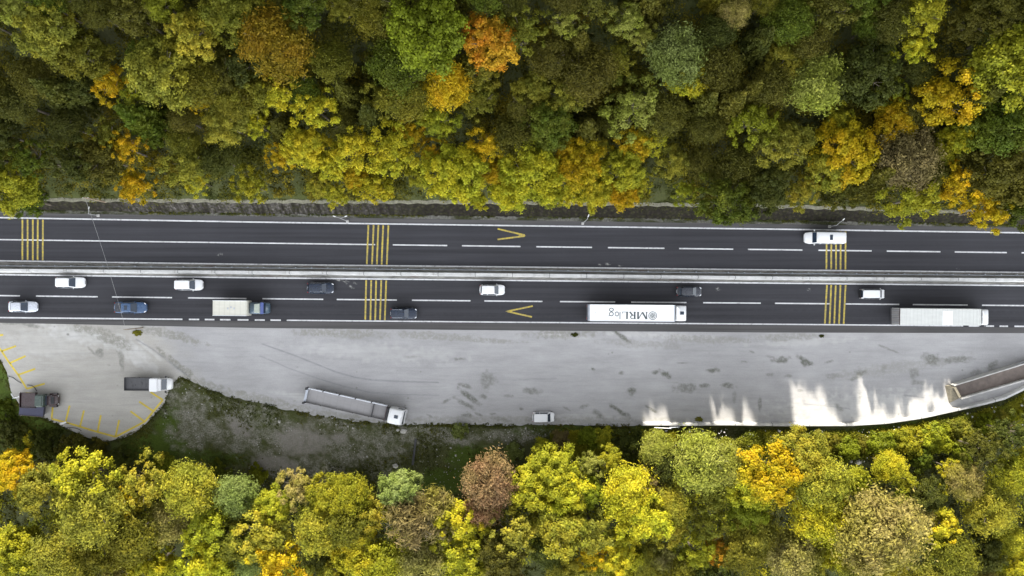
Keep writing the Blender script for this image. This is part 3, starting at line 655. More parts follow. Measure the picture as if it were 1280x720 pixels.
    finish('number_plate', bx((X(.0) - .01, 0, hb * .62), (.03, .5, .12), .005), M['lamp'], t)
    return t
rs = -math.atan(0.0086); ru = -math.atan(0.0125)
car('white hatchback in the inner lower lane nearest the left edge', 88.5, 353, 4.75, 1.84, 1.5, M['white'], rz=rs, glass_front=(.52, .70), roof_rear=.07)
car('silver saloon with dark rear screen in the outer lane at the left edge', 29, 383.3, 4.75, 1.82, 1.45, M['silver'], rz=rs, glass_front=(.50, .70), roof_rear=.19, tail=.09)
car('white boxy people carrier in the inner lane above the blue car', 237, 356, 4.5, 1.84, 1.75, M['white'], rz=rs, glass_front=(.58, .74), roof_rear=.05, boxy=1)
c_ = car('medium blue car with dark sunroof and dark boot in the outer left lane', 163.5, 384.4, 5.3, 1.86, 1.5, M['blue'], rz=rs, glass_front=(.56, .72), roof_rear=.28, tail=.24, sunroof=True)
finish('boot_lid', bx((-1.86, 0, .93), (1.1, 1.46, .05), .02), M['darkgrey'], c_)
car('dark navy car in the inner lane left of the middle yellow bars', 401, 360, 4.35, 1.84, 1.5, M['navy'], rz=rs, glass_front=(.56, .72), roof_rear=.10)
car('dark navy car with silver roof rails just right of the middle yellow bars', 505, 391.8, 4.35, 1.82, 1.55, M['navy'], rz=rs, glass_front=(.52, .68), roof_rear=.06, rails=True)
car('small white hatchback in the inner lane near the lower yellow chevron', 615.5, 362.3, 4.1, 1.75, 1.5, M['white'], rz=rs, glass_front=(.58, .74), roof_rear=.09)
car('dark slate saloon ahead of the white lorry in the inner lane', 861.5, 364.4, 4.1, 1.66, 1.42, M['darkgrey'], rz=rs, glass_front=(.58, .76), roof_rear=.16, tail=.05)
c_ = car('small white van with dark rear window in the inner lane behind the ribbed lorry', 1090, 367.4, 4.0, 1.62, 1.8, M['white'], cat='van', name='small_van', rz=rs, glass_front=(.70, .83), roof_rear=.02, tail=.0, boxy=1)
finish('rear_trim', bx((-2.0, 0, .75), (.06, 1.3, .9), .02), M['black'], c_)
car('off-white small van parked alone near the bottom edge of the layby', 679.5, 521.2, 3.55, 1.7, 1.8, M['white'], cat='van', name='small_van', rz=0.0, glass_front=(.66, .80), roof_rear=.06, boxy=1, group='vehicles parked in the layby')

def van():
    p = P(1030.5, 297.3, 1.2); t = thing('minibus', 'long white minibus with dark roof hatch crossing the upper right yellow bars', 'van', (p.x, p.y, .004), math.pi + ru)
    L, W, Ht = 6.2, 1.98, 2.45; w = W / 2
    rings = []
    for f, wf, zt, zb in [(0, .84, 2.2, .5), (.01, .93, 2.34, .35), (.05, 1, 2.42, .25), (.3, 1, 2.45, .25), (.66, 1, 2.45, .25), (.72, .99, 2.40, .25), (.755, .98, 2.2, .25), (.82, .97, 1.35, .25), (.9, .93, 1.15, .25), (.96, .83, .98, .3), (.99, .66, .8, .35), (1, .5, .65, .42)]:
        ww = w * wf; x = (f - .5) * L; ti = 1 - .10 * min(1, max(0, (zt - 1) / 1.4))
        half = [(0, zb), (ww * .85, zb), (ww, zb + .2), (ww, zb + (zt - zb) * .5), (ww * (ti + .02), zt - .18), (ww * ti * .94, zt - .05), (ww * ti * .8, zt), (0, zt + .03)]
        rings.append([(x, y, z) for y, z in half] + [(x, -y, z) for y, z in half[-2:0:-1]])
    bm = B(); loft(bm, rings); b = finish('body', bm, M['white'], t, smooth=True)
    X = lambda f: (f - .5) * L
    bm = B(); panel(bm, [(X(.825), w * .86, 1.38), (X(.765), w * .80, 2.18), (X(.765), -w * .80, 2.18), (X(.825), -w * .86, 1.38)][::-1], .03); finish('windshield', bm, M['glass'], t)
    finish('roof_hatch', bx((X(.40), 0, 2.475), (.48, .85, .06), .02), M['glass'], t)
    for s in (1, -1):
        for a, b_ in ((.08, .24), (.27, .43), (.46, .62), (.66, .76)):
            q = [(X(a), s * (w + .005), 1.35), (X(b_), s * (w + .005), 1.35), (X(b_ - .01), s * (w * .965), 1.95), (X(a), s * (w * .965), 1.95)]
            bm = B(); panel(bm, q if s < 0 else q[::-1], .02); finish('side_window', bm, M['glass'], t)
        finish('headlight', bx((X(.955), s * w * .62, .82), (.3, .3, .18), .05, rz=-s * .4), M['lamp'], t)
        finish('taillight', bx((X(.0), s * w * .86, 1.2), (.08, .12, .5), .02), M['red'], t)
        finish('mirror', bx((X(.78), s * (w + .14), 1.5), (.14, .24, .3), .04), M['white'], t)
        wheel(t, X(.18), s * (w - .12), .36); wheel(t, X(.83), s * (w - .12), .36)
van()

def cab(t, x0, x1, W, Ht, mat, hatch=True, deflector=True, bonnet=False, visor=None, roofmat=None):
    """tractor cab from x0 (rear) to x1 (nose)"""
    w = W / 2; L = x1 - x0; rings = []
    for x, wf, zt, zb in [(x0, .93, Ht - .25, .9), (x0 + .04, .97, Ht - .08, .8), (x0 + L * .2, 1, Ht, .7), (x0 + L * .6, 1, Ht - .03, .5), (x0 + L * .80, .985, Ht - .16, .45), (x0 + L * .90, .97, Ht - .55, .4), (x0 + L * .96, .95, 2.0, .4), (x1 - .02, .92, 1.7, .42), (x1, .86, 1.4, .5)]:
        ww = w * wf
        half = [(0, zb), (ww * .93, zb), (ww, zb + .1), (ww, zt * .6), (ww * .985, zt - .3), (ww * .95, zt - .1), (ww * .84, zt), (0, zt + .05)]
        rings.append([(x, y, z) for y, z in half] + [(x, -y, z) for y, z in half[-2:0:-1]])
    bm = B(); loft(bm, rings); finish('cab', bm, mat, t, smooth=True)
    bm = B(); panel(bm, [(x0 + L * .965, w * .87, 2.0), (x0 + L * .91, w * .85, Ht - .62), (x0 + L * .91, -w * .85, Ht - .62), (x0 + L * .965, -w * .87, 2.0)][::-1], .03); finish('windshield', bm, M['glass'], t)
    if hatch: finish('roof_hatch', bx((x0 + L * .50, .05, Ht + .055), (.62, .52, .07), .03), M['glass'], t)
    if deflector:
        bm = B(); loft(bm, [[(x0 + .02, -w * .94, Ht - .02), (x0 + .02, w * .94, Ht - .02), (x0 + .02, w * .86, Ht + .55), (x0 + .02, -w * .86, Ht + .55)], [(x0 + L * .3, -w * .7, Ht), (x0 + L * .3, w * .7, Ht), (x0 + L * .3, w * .6, Ht + .12), (x0 + L * .3, -w * .6, Ht + .12)]])
        finish('air_deflector', bm, mat, t)
    if visor: finish('sun_visor', bx((x0 + L * .93, 0, Ht - .35), (.35, W * .93, .08), .03), visor, t)
    for s in (1, -1):
        bm = B(); tube(bm, (x1 - .35, s * w * .96, 2.2), (x1 - .2, s * (w + .22), 2.25), .025); box(bm, (x1 - .2, s * (w + .24), 2.0), (.16, .12, .6), .03); finish('mirror', bm, M['black'], t)
        q = [(x0 + L * .5, s * (w + .006), 1.85), (x0 + L * .86, s * (w + .003), 1.75), (x0 + L * .80, s * (w * .99), 2.5), (x0 + L * .5, s * (w * .99), 2.5)]
        bm = B(); panel(bm, q if s < 0 else q[::-1], .02); finish('side_window', bm, M['glass'], t)
        finish('headlight', bx((x1 - .03, s * w * .68, .8), (.12, .4, .2), .04), M['lamp'], t)
def twheels(t, xs_, w, dual=()):
    for x in xs_:
        for s in (1, -1): wheel(t, x, s * (w - .2), .5, .34)
def stroke(bm, a, b, th, z=0.004, base=4.0):
    a = Vector((a[0], a[1], 0)); b = Vector((b[0], b[1], 0)); d = (b - a).normalized(); n = Vector((-d.y, d.x, 0)) * th / 2
    q = [a - n, b - n, b + n, a + n]; loft(bm, [[(p.x, p.y, 0) for p in q], [(p.x, p.y, z) for p in q]])
def ringm(bm, cx, cy, r0, r1, a0=0, a1=360, sx=1.0, n=28):
    pts0 = []; pts1 = []
    for i in range(n + 1):
        a = R(a0 + (a1 - a0) * i / n); pts0.append((cx + r0 * sx * math.cos(a), cy + r0 * math.sin(a), .004)); pts1.append((cx + r1 * sx * math.cos(a), cy + r1 * math.sin(a), .004))
    v0 = [bm.verts.new(p) for p in pts0]; v1 = [bm.verts.new(p) for p in pts1]
    for i in range(n): bm.faces.new((v0[i], v0[i + 1], v1[i + 1], v1[i]))
def articulated(label, px_rear, px_front, py, trailer_px, mat_box, kind):
    z = 3.9; k = K * H / (H - z)
    L = (px_front - px_rear) / k; p = P((px_rear + px_front) / 2, py, z)
    t = thing('articulated_lorry', label, 'truck', (p.x, p.y, 0.004), rs, 'lorries in the outer lower lane')
    xr = -L / 2; xt0 = xr + (trailer_px[0] - px_rear) / k; xt1 = xr + (trailer_px[1] - px_rear) / k; W = 2.62
    c = ((xt0 + xt1) / 2, 0, (1.15 + z) / 2)
    finish('trailer_box', bx(c, (xt1 - xt0, W, z - 1.15), .05), mat_box, t)
    bm = B(); box(bm, ((xr + xt1) / 2 + .2, 0, 1.02), (xt1 - xr - .4, 1.1, .22)); box(bm, (L / 2 - 3.0, 0, .8), (5.2, .9, .25)); finish('chassis', bm, M['chassis'], t)
    finish('underrun_bar', bx((xr + .15, 0, .62), (.12, 2.3, .14), .02), M['chassis'], t)
    cab(t, L / 2 - (px_front - trailer_px[2]) / k, L / 2, 2.5, 3.55 if kind == 'logo' else 3.3, M['white'], hatch=(kind == 'logo'))
    twheels(t, [xr + 2.2, xr + 3.5, xr + 4.8, L / 2 - 4.6, L / 2 - 1.5], 1.27)
    for s in (1, -1):
        finish('taillight', bx((xr + .08, s * .95, .75), (.06, .35, .14), .02), M['red'], t)
        bm = B(); tube(bm, (L / 2 - 3.9, s * 1.0, .75), (L / 2 - 2.5, s * 1.0, .75), .3, seg=14); finish('fuel_tank', bm, M['steel'], t)
    return t, L, xr, xt0, xt1, W, z, k
t, L, xr, xt0, xt1, W, z, k = articulated('white lorry with grey MRL log lettering upside down on its trailer roof', 735.2, 861, 391.4, (737.5, 844, 845.2), M['trailer_white'], 'logo')
finish('rear_frame', bx((xt0 - .12, 0, (1.2 + z) / 2 - .05), (.24, W - .06, z - 1.35), .03), M['steel'], t)
finish('front_coaming', bx((xt1 - .09, 0, z + .02), (.14, W * .98, .06), .015), M['steel'], t)
for s in (1, -1): finish('roof_rail', bx(((xt0 + xt1) / 2, s * (W / 2 - .05), z + .012), (xt1 - xt0 - .1, .07, .05), .01), M['lamp'], t)
finish('roof_patch', bx((xt0 + .85, .0, z + .005), (.12, .25, .02)), M['inklight'], t)
# lettering, drawn in reading coordinates (u to the right, v up), then turned half round on the roof
bm = B(); T = 1.0 / k; cap = 9.0 * T
U = lambda a: a * T
def ST(a, b, th): stroke(bm, (U(a[0]), U(a[1])), (U(b[0]), U(b[1])), U(th))
for a in (12.9, 23.6): ST((a, 0), (a, 9), 1.3 if a < 20 else 2.2); ST((a - 1.4, .3), (a + 1.4, .3), .55); ST((a - 1.4, 8.7), (a + 1.2, 8.7), .55)
ST((13.2, 9), (18.2, .4), 2.0); ST((18.2, .4), (23.2, 9), 1.0)
ST((27.8, 0), (27.8, 9), 2.1); ST((26.2, .3), (29.4, .3), .55); ST((26.2, 8.7), (30.5, 8.7), .6); ST((28.0, 4.5), (31, 4.5), .6)
ringm(bm, U(30.4), U(6.6), U(1.5), U(2.5), -90, 90, 1.25); ST((30.4, 4.6), (33.8, .2), 1.9); ST((33.0, .3), (35, .3), .5)
ST((37.4, 0), (37.4, 9), 2.1); ST((35.8, 8.7), (39, 8.7), .55); ST((35.8, .35), (43.4, .35), .7); ST((43.3, 0), (43.5, 2.6), .7)
ST((46.2, 0), (46.2, 9.4), 1.0); ringm(bm, U(50.1), U(2.9), U(2.0), U(3.0), 0, 360, .9)
ringm(bm, U(57), U(2.9), U(1.9), U(2.9), 0, 360, 1.0); ringm(bm, U(57), U(-2.4), U(1.5), U(2.4), 0, 360, 1.25); ST((59, 5), (61, 5.6), .6)
ringm(bm, U(5.3), U(4.6), U(4.5), U(5.3)); ringm(bm, U(5.3), U(4.6), U(2.9), U(3.5))
for a in range(0, 360, 45):
    ST((5.3 + 1.0 * math.cos(R(a)), 4.6 + 1.0 * math.sin(R(a))), (5.3 + 3.0 * math.cos(R(a)), 4.6 + 3.0 * math.sin(R(a))), .75)
ringm(bm, U(5.3), U(4.6), U(.6), U(1.2))
lx = (821.2 - (735.2 + 861) / 2) / k; ly = -(389.8 - 391.4) / k
lo = finish('roof_lettering', bm, M['ink'], t, loc=(lx, ly, z + .006)); lo.rotation_euler = (0, 0, math.pi)
bm = B()
for a, b in ((24, 27), (28, 31.5), (32.4, 34.5), (35.4, 38.8)): stroke(bm, (U(a), U(-4.1)), (U(b), U(-4.1)), U(.55))
for a, b in ((20, 26), (27, 30), (31, 37), (38, 42)): stroke(bm, (U(a), U(-2.2)), (U(b), U(-2.2)), U(.4))
lo = finish('small_lettering', bm, M['inklight'], t, loc=(lx, ly, z + .006)); lo.rotation_euler = (0, 0, math.pi)

t, L, xr, xt0, xt1, W, z, k = articulated('long cream lorry with ribbed tarpaulin roof and white patch, at the right edge', 1125, 1241.5, 396.2, (1125, 1226.5, 1228.5), M['trailer_rib'], 'rib')
W = 2.6
for sg in (1, -1):
    finish('rear_door', bx((xt0 - .03, sg * .63, 2.5), (.06, 1.2, 2.5), .015), M['bed_grey'], t)
    bm = B(); tube(bm, (xt0 - .08, sg * .25, 1.3), (xt0 - .08, sg * .25, 3.7), .025); tube(bm, (xt0 - .08, sg * .95, 1.3), (xt0 - .08, sg * .95, 3.7), .025); finish('door_lock_bar', bm, M['steel'], t)
finish('rear_frame', bx((xt0 - .02, 0, 3.83), (.1, W, .12), .02), M['maroon'], t)
finish('bumper', bx((xt0 - .02, 0, 1.0), (.14, W - .1, .2), .02), M['chassis'], t)
pm = plain('clean_white_patch', (0.8, 0.8, 0.79), 0.6, .04)
pc = P(1184.5, 397, z); finish('roof_patch', bx((pc.x - t.location.x, pc.y - t.location.y - .06, z + .012), (1.55, 2.2, .02), .005), pm, t)
for i in range(28):
    x = xt0 + .25 + i * (xt1 - xt0 - .5) / 27; finish('roof_bow', bx((x, 0, z + .008), (.05, W * .97, .035), .01), M['trailer_rib'], t)

def boxlorry():
    z = 3.3; k = K * H / (H - z); pr, pf = 265.8, 331.6; L = (pf - pr) / k; p = P((pr + pf) / 2, 385.3, z)
    t = thing('box_lorry', 'short lorry with cream ribbed box and teal cab in the outer lane', 'truck', (p.x, p.y, .004), rs)
    xr = -L / 2; xt1 = xr + (308.4 - pr) / k
    finish('cargo_box', bx(((xr + xt1) / 2, 0, 2.15), (xt1 - xr, 2.4, 2.3), .04), M['box_cream'], t)
    for s in (1, -1): finish('top_rail', bx(((xr + xt1) / 2, s * 1.17, 3.32), (xt1 - xr, .07, .06), .01), M['lamp'], t)
    bm = B()
    for i in range(3): box(bm, (xr + 2.4 + i * .5, -.05 + .2 * (i % 2), 3.31), (.22, .3, .03), .01)
    finish('roof_vent', bm, M['steel'], t)
    finish('chassis', bx((.2, 0, .85), (L - .8, 1.0, .24)), M['chassis'], t)
    # cab: teal roof, pale top spoiler, cobalt visor, dark nose
    w = .94; x0 = xt1 + .12; x1 = L / 2; rings = []
    for x, wf, zt, zb in [(x0, .97, 2.35, .8), (x0 + .1, 1, 2.5, .7), (x0 + 1.3, 1, 2.5, .6), (x0 + 1.75, .99, 2.4, .5), (x0 + 2.3, .97, 1.7, .45), (x1 - .25, .93, 1.45, .42), (x1 - .04, .8, 1.2, .45), (x1, .66, 1.0, .5)]:
        ww = w * wf; half = [(0, zb), (ww * .9, zb), (ww, zb + .2), (ww, zt * .65), (ww * .97, zt - .15), (ww * .86, zt), (0, zt + .03)]
        rings.append([(x, y, q) for y, q in half] + [(x, -y, q) for y, q in half[-2:0:-1]])
    bm = B(); loft(bm, rings); finish('cab', bm, M['teal'], t, smooth=True)
    bm = B(); loft(bm, [[(x0 + .9, -.72, 2.5), (x0 + .9, .72, 2.5), (x0 + .9, .62, 2.85), (x0 + .9, -.62, 2.85)], [(x0 + 1.65, -.78, 2.46), (x0 + 1.65, .78, 2.46), (x0 + 1.6, .7, 2.56), (x0 + 1.6, -.7, 2.56)]]); finish('air_deflector', bm, plain('pale_green_spoiler', (.33, .37, .32), .5), t)
    finish('sun_visor', bx((x0 + 1.98, 0, 2.36), (.5, 1.84, .07), .03, ry=.22), M['cobalt'], t)
    bm = B(); panel(bm, [(x0 + 2.36, w * .84, 1.68), (x0 + 2.02, w * .84, 2.22), (x0 + 2.02, -w * .84, 2.22), (x0 + 2.36, -w * .84, 1.68)][::-1], .03); finish('windshield', bm, M['glass'], t)
    for s in (1, -1):
        finish('headlight', bx((x1 - .1, s * .55, .8), (.16, .3, .18), .04), M['lamp'], t)
        finish('taillight', bx((xr + .02, s * .9, .9), (.06, .2, .16), .02), M['red'], t)
        finish('mirror', bx((x0 + 2.0, s * 1.1, 1.9), (.14, .16, .4), .03), M['black'], t)
    twheels(t, [xr + 1.3, x0 + 1.5], 1.05)
boxlorry()

def flatbed():
    pr, pf = 155, 213.5; L = (pf - pr) / K * .98; p = P((pr + pf) / 2, 480.3, 1.5)
    t = thing('flatbed_lorry', 'small flatbed lorry with white cab and dark empty bed parked on the bay apron', 'truck', (p.x, p.y, -.02), -.01, 'vehicles parked in the layby')
    xr = -L / 2; f = lambda px: xr + (px - pr) / (pf - pr) * L
    finish('load_bed', bx(((xr + f(190)) / 2, 0, 1.15), (f(190) - xr, 2.05, .12), .02), M['bed_dark'], t)
    for s in (1, -1): finish('side_board', bx(((xr + f(190)) / 2, s * 1.03, 1.38), (f(190) - xr, .05, .42), .01), M['chassis'], t)
    finish('tail_board', bx((xr + .02, 0, 1.38), (.05, 2.06, .42), .01), M['chassis'], t)
    bm = B()
    for x, y, s in ((.8, .15, .5), (1.55, -.2, .35), (2.6, .1, .45), (1.2, -.4, .3), (3.3, -.1, .3)): box(bm, (xr + x, y, 1.24), (s, s * .8, .08), .02, rz=x)
    finish('bed_debris', bm, M['bed_dark'], t)
    finish('sleeper_pod', bx(((f(190) + f(200)) / 2, 0, 1.9), (f(200) - f(190), 2.1, 1.5), .1), M['white'], t)
    finish('cab_roof', bx(((f(199.5) + f(203)) / 2, 0, 1.72), (.6, 1.94, 1.2), .08), M['white'], t)
    w = .98; x1 = L / 2; rings = []
    for x, wf, zt, zb in [(f(200), 1, 1.75, .5), (f(207), 1, 1.35, .5), (f(209), .99, 1.28, .45), (x1 - .3, .93, 1.1, .4), (x1 - .06, .8, .95, .42), (x1, .66, .8, .46)]:
        ww = w * wf; half = [(0, zb), (ww * .9, zb), (ww, zb + .2), (ww * .99, zt - .15), (ww * .88, zt), (0, zt + .03)]
        rings.append([(x, y, q) for y, q in half] + [(x, -y, q) for y, q in half[-2:0:-1]])
    bm = B(); loft(bm, rings); finish('cab', bm, M['white'], t, smooth=True)
    bm = B(); panel(bm, [(f(208.2), .86, 1.4), (f(202.6), .80, 2.2), (f(202.6), -.80, 2.2), (f(208.2), -.86, 1.4)][::-1], .03); finish('windshield', bm, M['glass'], t)
    finish('chassis', bx((.0, 0, .8), (L - .6, .9, .24)), M['chassis'], t)
    for s in (1, -1):
        finish('headlight', bx((x1 - .12, s * .6, .75), (.16, .3, .18), .04), M['lamp'], t)
        finish('mirror', bx((f(207.5), s * 1.2, 1.6), (.2, .3, .3), .04), M['black'], t)
        finish('taillight', bx((xr, s * .85, .9), (.05, .2, .14), .02), M['red'], t)
    twheels(t, [xr + 1.5, x1 - 1.2], 1.0)
flatbed()

def parked_trailer():
    # px: rear upper corner (384,485), front upper of bed (485,507); lower side (380,502)-(483,525)
    ang = math.atan2(-(509.5 - 485.5), (489 - 384)); z = 2.0
    rear = P(382.2, 493.8, 1.6); nose = P(506.5, 521.5, 1.6); L = (nose - rear).length
    ang = math.atan2(nose.y - rear.y, nose.x - rear.x); mid = (rear + nose) / 2
    t = thing('dropside_lorry', 'long lorry with empty grey dropside trailer parked askew above the grass', 'truck', (mid.x, mid.y, -.02), ang, 'vehicles parked in the layby')
    xr = -L / 2; xb = xr + L * .81; W = 2.35; w = W / 2
    finish('bed_floor', bx(((xr + xb) / 2, 0, 1.2), (xb - xr, W, .12), .01), M['bed_grey'], t)
    n = 5; seg_ = (xb - xr) / n
    for i in range(n):
        a = xr + i * seg_; finish('side_board', bx((a + seg_ / 2, w + .02, 1.62), (seg_ - .16, .17, .75), .02), plain('light_dropside', (.56, .58, .62), .5) if i == 0 else bpy.data.materials['light_dropside'], t)
        finish('side_board', bx((a + seg_ / 2, -w - .02, 1.5), (seg_ - .16, .05, .55), .01), M['bed_grey'], t)
        for s in (1, -1): finish('stake', bx((a + (.08 if i == 0 else 0), s * (w + .03), 1.6 if s > 0 else 1.4), (.15 if s > 0 else .07, .22 if s > 0 else .1, .9 if s > 0 else .5), .01), M['black'] if s > 0 else M['chassis'], t)
    finish('tail_board', bx((xr + .03, 0, 1.55), (.38, W - .3, .16), .01), M['steel'], t)
    finish('tail_post', bx((xr + .06, w - .02, 1.9), (.34, .32, 1.5), .02), M['black'], t); finish('tail_post', bx((xr + .06, -w + .02, 1.9), (.3, .28, 1.5), .02), M['black'], t)
    finish('divider', bx((xr + (xb - xr) * .83, 0, 1.5), (.09, W, .55), .01), M['chassis'], t)
    finish('headboard', bx((xb + .02, 0, 1.95), (.14, W + .1, 1.5), .02), M['maroon'], t)
    finish('chassis', bx((0, 0, .9), (L - .8, .95, .3)), M['chassis'], t)
    cab(t, xb + .55, L / 2, 2.5, 3.3, M['white'], hatch=True, deflector=False)
    bm = B(); box(bm, (xb + .3, 0, 1.9), (.3, 2.0, 1.7), .05); finish('rear_equipment', bm, M['black'], t)
    twheels(t, [xr + 1.6, xr + 2.9, xr + 4.2, L / 2 - 4.2, L / 2 - 1.3], 1.2)
parked_trailer()

def maroon():
    p = P(49, 501, 1.5); t = thing('old_tipper_lorry', 'old maroon tipper lorry with green cab roof parked at the apron left corner', 'truck', (p.x, p.y, -.02), -.02, 'vehicles parked in the layby')
    f = lambda x: (x - 49) / K
    finish('tipper_body', bx(((f(28) + f(47.5)) / 2, .15, 1.75), (f(47.5) - f(28), 2.35, .14), .02), M['maroon'], t)
    for s in (1, -1): finish('side_board', bx(((f(28) + f(47.5)) / 2, .15 + s * 1.18, 1.95), (f(47.5) - f(28), .08, .6), .01), M['maroon'], t)
    finish('tail_board', bx((f(28), .15, 1.95), (.08, 2.35, .6), .01), M['maroon'], t)
    finish('load_cover', bx(((f(29) + f(47)) / 2, .15, 2.02), (f(47) - f(29) - .1, 2.2, .1), .03), M['maroon'], t)
    finish('cab', bx(((f(47.5) + f(58)) / 2, .1, 1.75), (f(58) - f(47.5), 2.0, 1.7), .18, seg=3), M['green'], t)
    bm = B(); w = .8; rings = []
    for x, wf, zt in [(f(57.5), 1, 1.5), (f(64), 1, 1.42), (f(68), .96, 1.3), (f(70), .8, 1.1)]:
        ww = w * wf; half = [(0, .5), (ww, .5), (ww, zt - .12), (ww * .88, zt), (0, zt + .03)]
        rings.append([(x, y + .1, q) for y, q in half] + [(x, -y + .1, q) for y, q in half[-2:0:-1]])
    loft(bm, rings); finish('bonnet', bm, M['maroon'], t)
    finish('bonnet_vent', bx((f(65), .1, 1.48), (.5, 1.1, .04), .01), M['black'], t)
    bm = B(); panel(bm, [(f(58.6), .85, 1.55), (f(57.2), .8, 2.35), (f(57.2), -.6, 2.35), (f(58.6), -.65, 1.55)][::-1], .03); finish('windshield', bm, M['glass'], t)
    finish('chassis', bx((0, .1, .85), (5.2, .9, .3)), M['chassis'], t)
    for s in (1, -1): finish('headlight', bx((f(69.6), .1 + s * .6, .85), (.12, .24, .2), .04), M['lamp'], t)
    for x in (f(33), f(64)):
        for s in (1, -1): wheel(t, x, s * .95, .46, .3)
    finish('mudguard', bx((f(64), 1.0, 1.0), (1.2, .3, .08), .03), M['maroon'], t); finish('mudguard', bx((f(64), -.85, 1.0), (1.2, .3, .08), .03), M['maroon'], t)
    q = P(41, 513, .8); t2 = thing('blue_skip', 'dark blue metal skip tucked beside the old maroon tipper lorry', 'skip', (q.x, q.y, -.02), -.08)
    bm = B(); loft(bm, [[(-1.5, -.6, .1), (1.6, -.6, .1), (1.6, .6, .1), (-1.5, .6, .1)], [(-1.9, -.8, 1.3), (2.0, -.8, 1.3), (2.0, .8, 1.3), (-1.9, .8, 1.3)]]); finish('bin_body', bm, M['tarp_blue'], t2)
    for s in (1, -1): finish('rim_bar', bx((.05, s * .8, 1.34), (3.95, .1, .08), .01), M['maroon'], t2)
    a = P(24.8, 489.8, 1.0); b = P(26.6, 519.5, 1.0); t3 = thing('white_pole_barrier', 'long white barrier pole standing behind the old maroon lorry', 'barrier pole', ((a + b) / 2).to_tuple()[:2] + (0,))
    h = (b - a) / 2; bm = B(); tube(bm, -h + Vector((0, 0, 1)), h + Vector((0, 0, 1)), .09); finish('pole', bm, M['pole'], t3)
    for s in (1, -1): finish('post', bx((h.x * s * .8, h.y * s * .8, .48), (.14, .14, 1.0)), M['steel'], t3)
    t4 = thing('bent_guardrail', 'bent white guardrail piece in the grass left of the old maroon lorry', 'guardrail')
    bm = B(); prev = None
    for x, y in ((14, 492), (17.5, 497.5), (23, 496), (27, 494.5)):
        q = P(x, y, .6)
        if prev: tube(bm, prev, q, .09)
        prev = q
    finish('rail', bm, M['pole'], t4)
    for x, y in ((17.5, 497.5), (23, 496)):
        q = P(x, y, .3); finish('post', bx((q.x, q.y, .2), (.1, .1, .9)), M['steel'], t4)
    t5 = thing('leaning_sign', 'small white sign panel on a bent dark post beside the bay lines', 'sign', P(86, 529.5, 0).to_tuple())
    finish('sign_panel', bx((-.35, .25, 1.0), (.95, .3, .06), .02, rz=.3, ry=.15), M['pole'], t5)
    bm = B(); tube(bm, (0, 0, 0), (-.2, .2, 1.0), .05); finish('post', bm, M['black'], t5)
    t6 = thing('fallen_hoop', 'bent dark metal hoop lying at the bottom edge of the apron', 'metal hoop', P(90, 535, 0).to_tuple())
    bm = B(); prev = None
    for i in range(12):
        a = R(200 - i * 17); q = Vector((.95 * math.cos(a) + i * .06, .45 * math.sin(a) - i * .05, .12 + .3 * math.sin(R(i * 16))))
        if prev: tube(bm, prev, q, .05)
        prev = q
    finish('bar', bm, M['chassis'], t6)
    t7 = thing('dark_hose', 'thin dark hose curling over the apron above the maroon lorry', 'hose')
    bm = B(); prev = None
    for x, y in ((10, 470), (16, 472), (22, 476.5), (27, 479)):
        q = P(x, y, .05)
        if prev: tube(bm, prev, q, .045)
        prev = q
    finish('tube', bm, M['chassis'], t7)
    t8 = thing('lying_cable', 'short dark bent cable end at the bay line tip above the maroon lorry', 'cable')
    bm = B(); prev = None
    for x, y in ((34, 481.3), (40, 482), (43.5, 485), (46, 489)):
        q = P(x, y, .05)
        if prev: tube(bm, prev, q, .05)
        prev = q
    finish('strand', bm, M['chassis'], t8)
maroon()

# ------------------------------------------------------------------ roadside poles and cable
def lamp_post(px, py, h, arm, label, double=False):
    p = P(px, py, 0); t = thing('lamp_post', label, 'lamp post', (p.x, p.y, -.02), 0, 'lamp posts on the upper verge')
    bm = B(); tube(bm, (0, 0, 0), (0, 0, h), .065, .045); finish('pole', bm, M['lamppole'], t)
    finish('base', bx((0, 0, .16), (.42, .42, .32), .04), M['parapet'], t)
    for s in ((1, -1) if double else (1,)):
        e = Vector((arm[0] * s, arm[1], h + .25)); bm = B(); tube(bm, (0, 0, h - .05), e, .035, .03); finish('arm', bm, M['lamppole'], t)
        finish('lamp_head', bx(e, (.42, .17, .1), .04, rz=math.atan2(arm[1], arm[0] * s)), M['pole'], t)
lamp_post(123.3, 269.5, 3.2, (.25, .9), 'short pale lamp post on the verge by the overhead cable')
lamp_post(434.5, 276.6, 5.4, (.9, .3), 'double headed pale lamp post left of the middle yellow bars', True)
lamp_post(728.3, 279.3, 8.0, (.15, .5), 'slim pale lamp post on the verge right of the upper chevron')
lamp_post(1036.5, 283.3, 3.0, (1.0, .9), 'pale lamp post on the verge directly above the white minibus')
pN = P(106, 247, 8.2); pS = P(157, 412, 5.6)
zN = float(terrain_z(pN.x, pN.y))
t = thing('utility_pole', 'wooden utility pole on the wooded bank at the upper end of the cable', 'utility pole', (pN.x, pN.y, zN - .3))
bm = B(); tube(bm, (0, 0, 0), (0, 0, 8.4 - zN), .13, .09); finish('pole', bm, M['wood'], t)
finish('crossarm', bx((0, 0, 8.2 - zN), (.8, .08, .08)), M['wood'], t)
for s in (-.4, .4): finish('insulator', bx((s, 0, 8.33 - zN), (.09, .09, .16), .02), M['pole'], t)
t = thing('utility_pole', 'thin wooden utility pole on the layby at the lower end of the cable', 'utility pole', (pS.x, pS.y, -.03))
bm = B(); tube(bm, (0, 0, 0), (0, 0, 5.7), .10, .07); finish('pole', bm, M['wood'], t); finish('crossarm', bx((0, 0, 5.55), (.7, .08, .08)), M['wood'], t)
t = thing('overhead_cable', 'thin sagging cable crossing above the highway at the left', 'cable')
bm = B(); prev = None
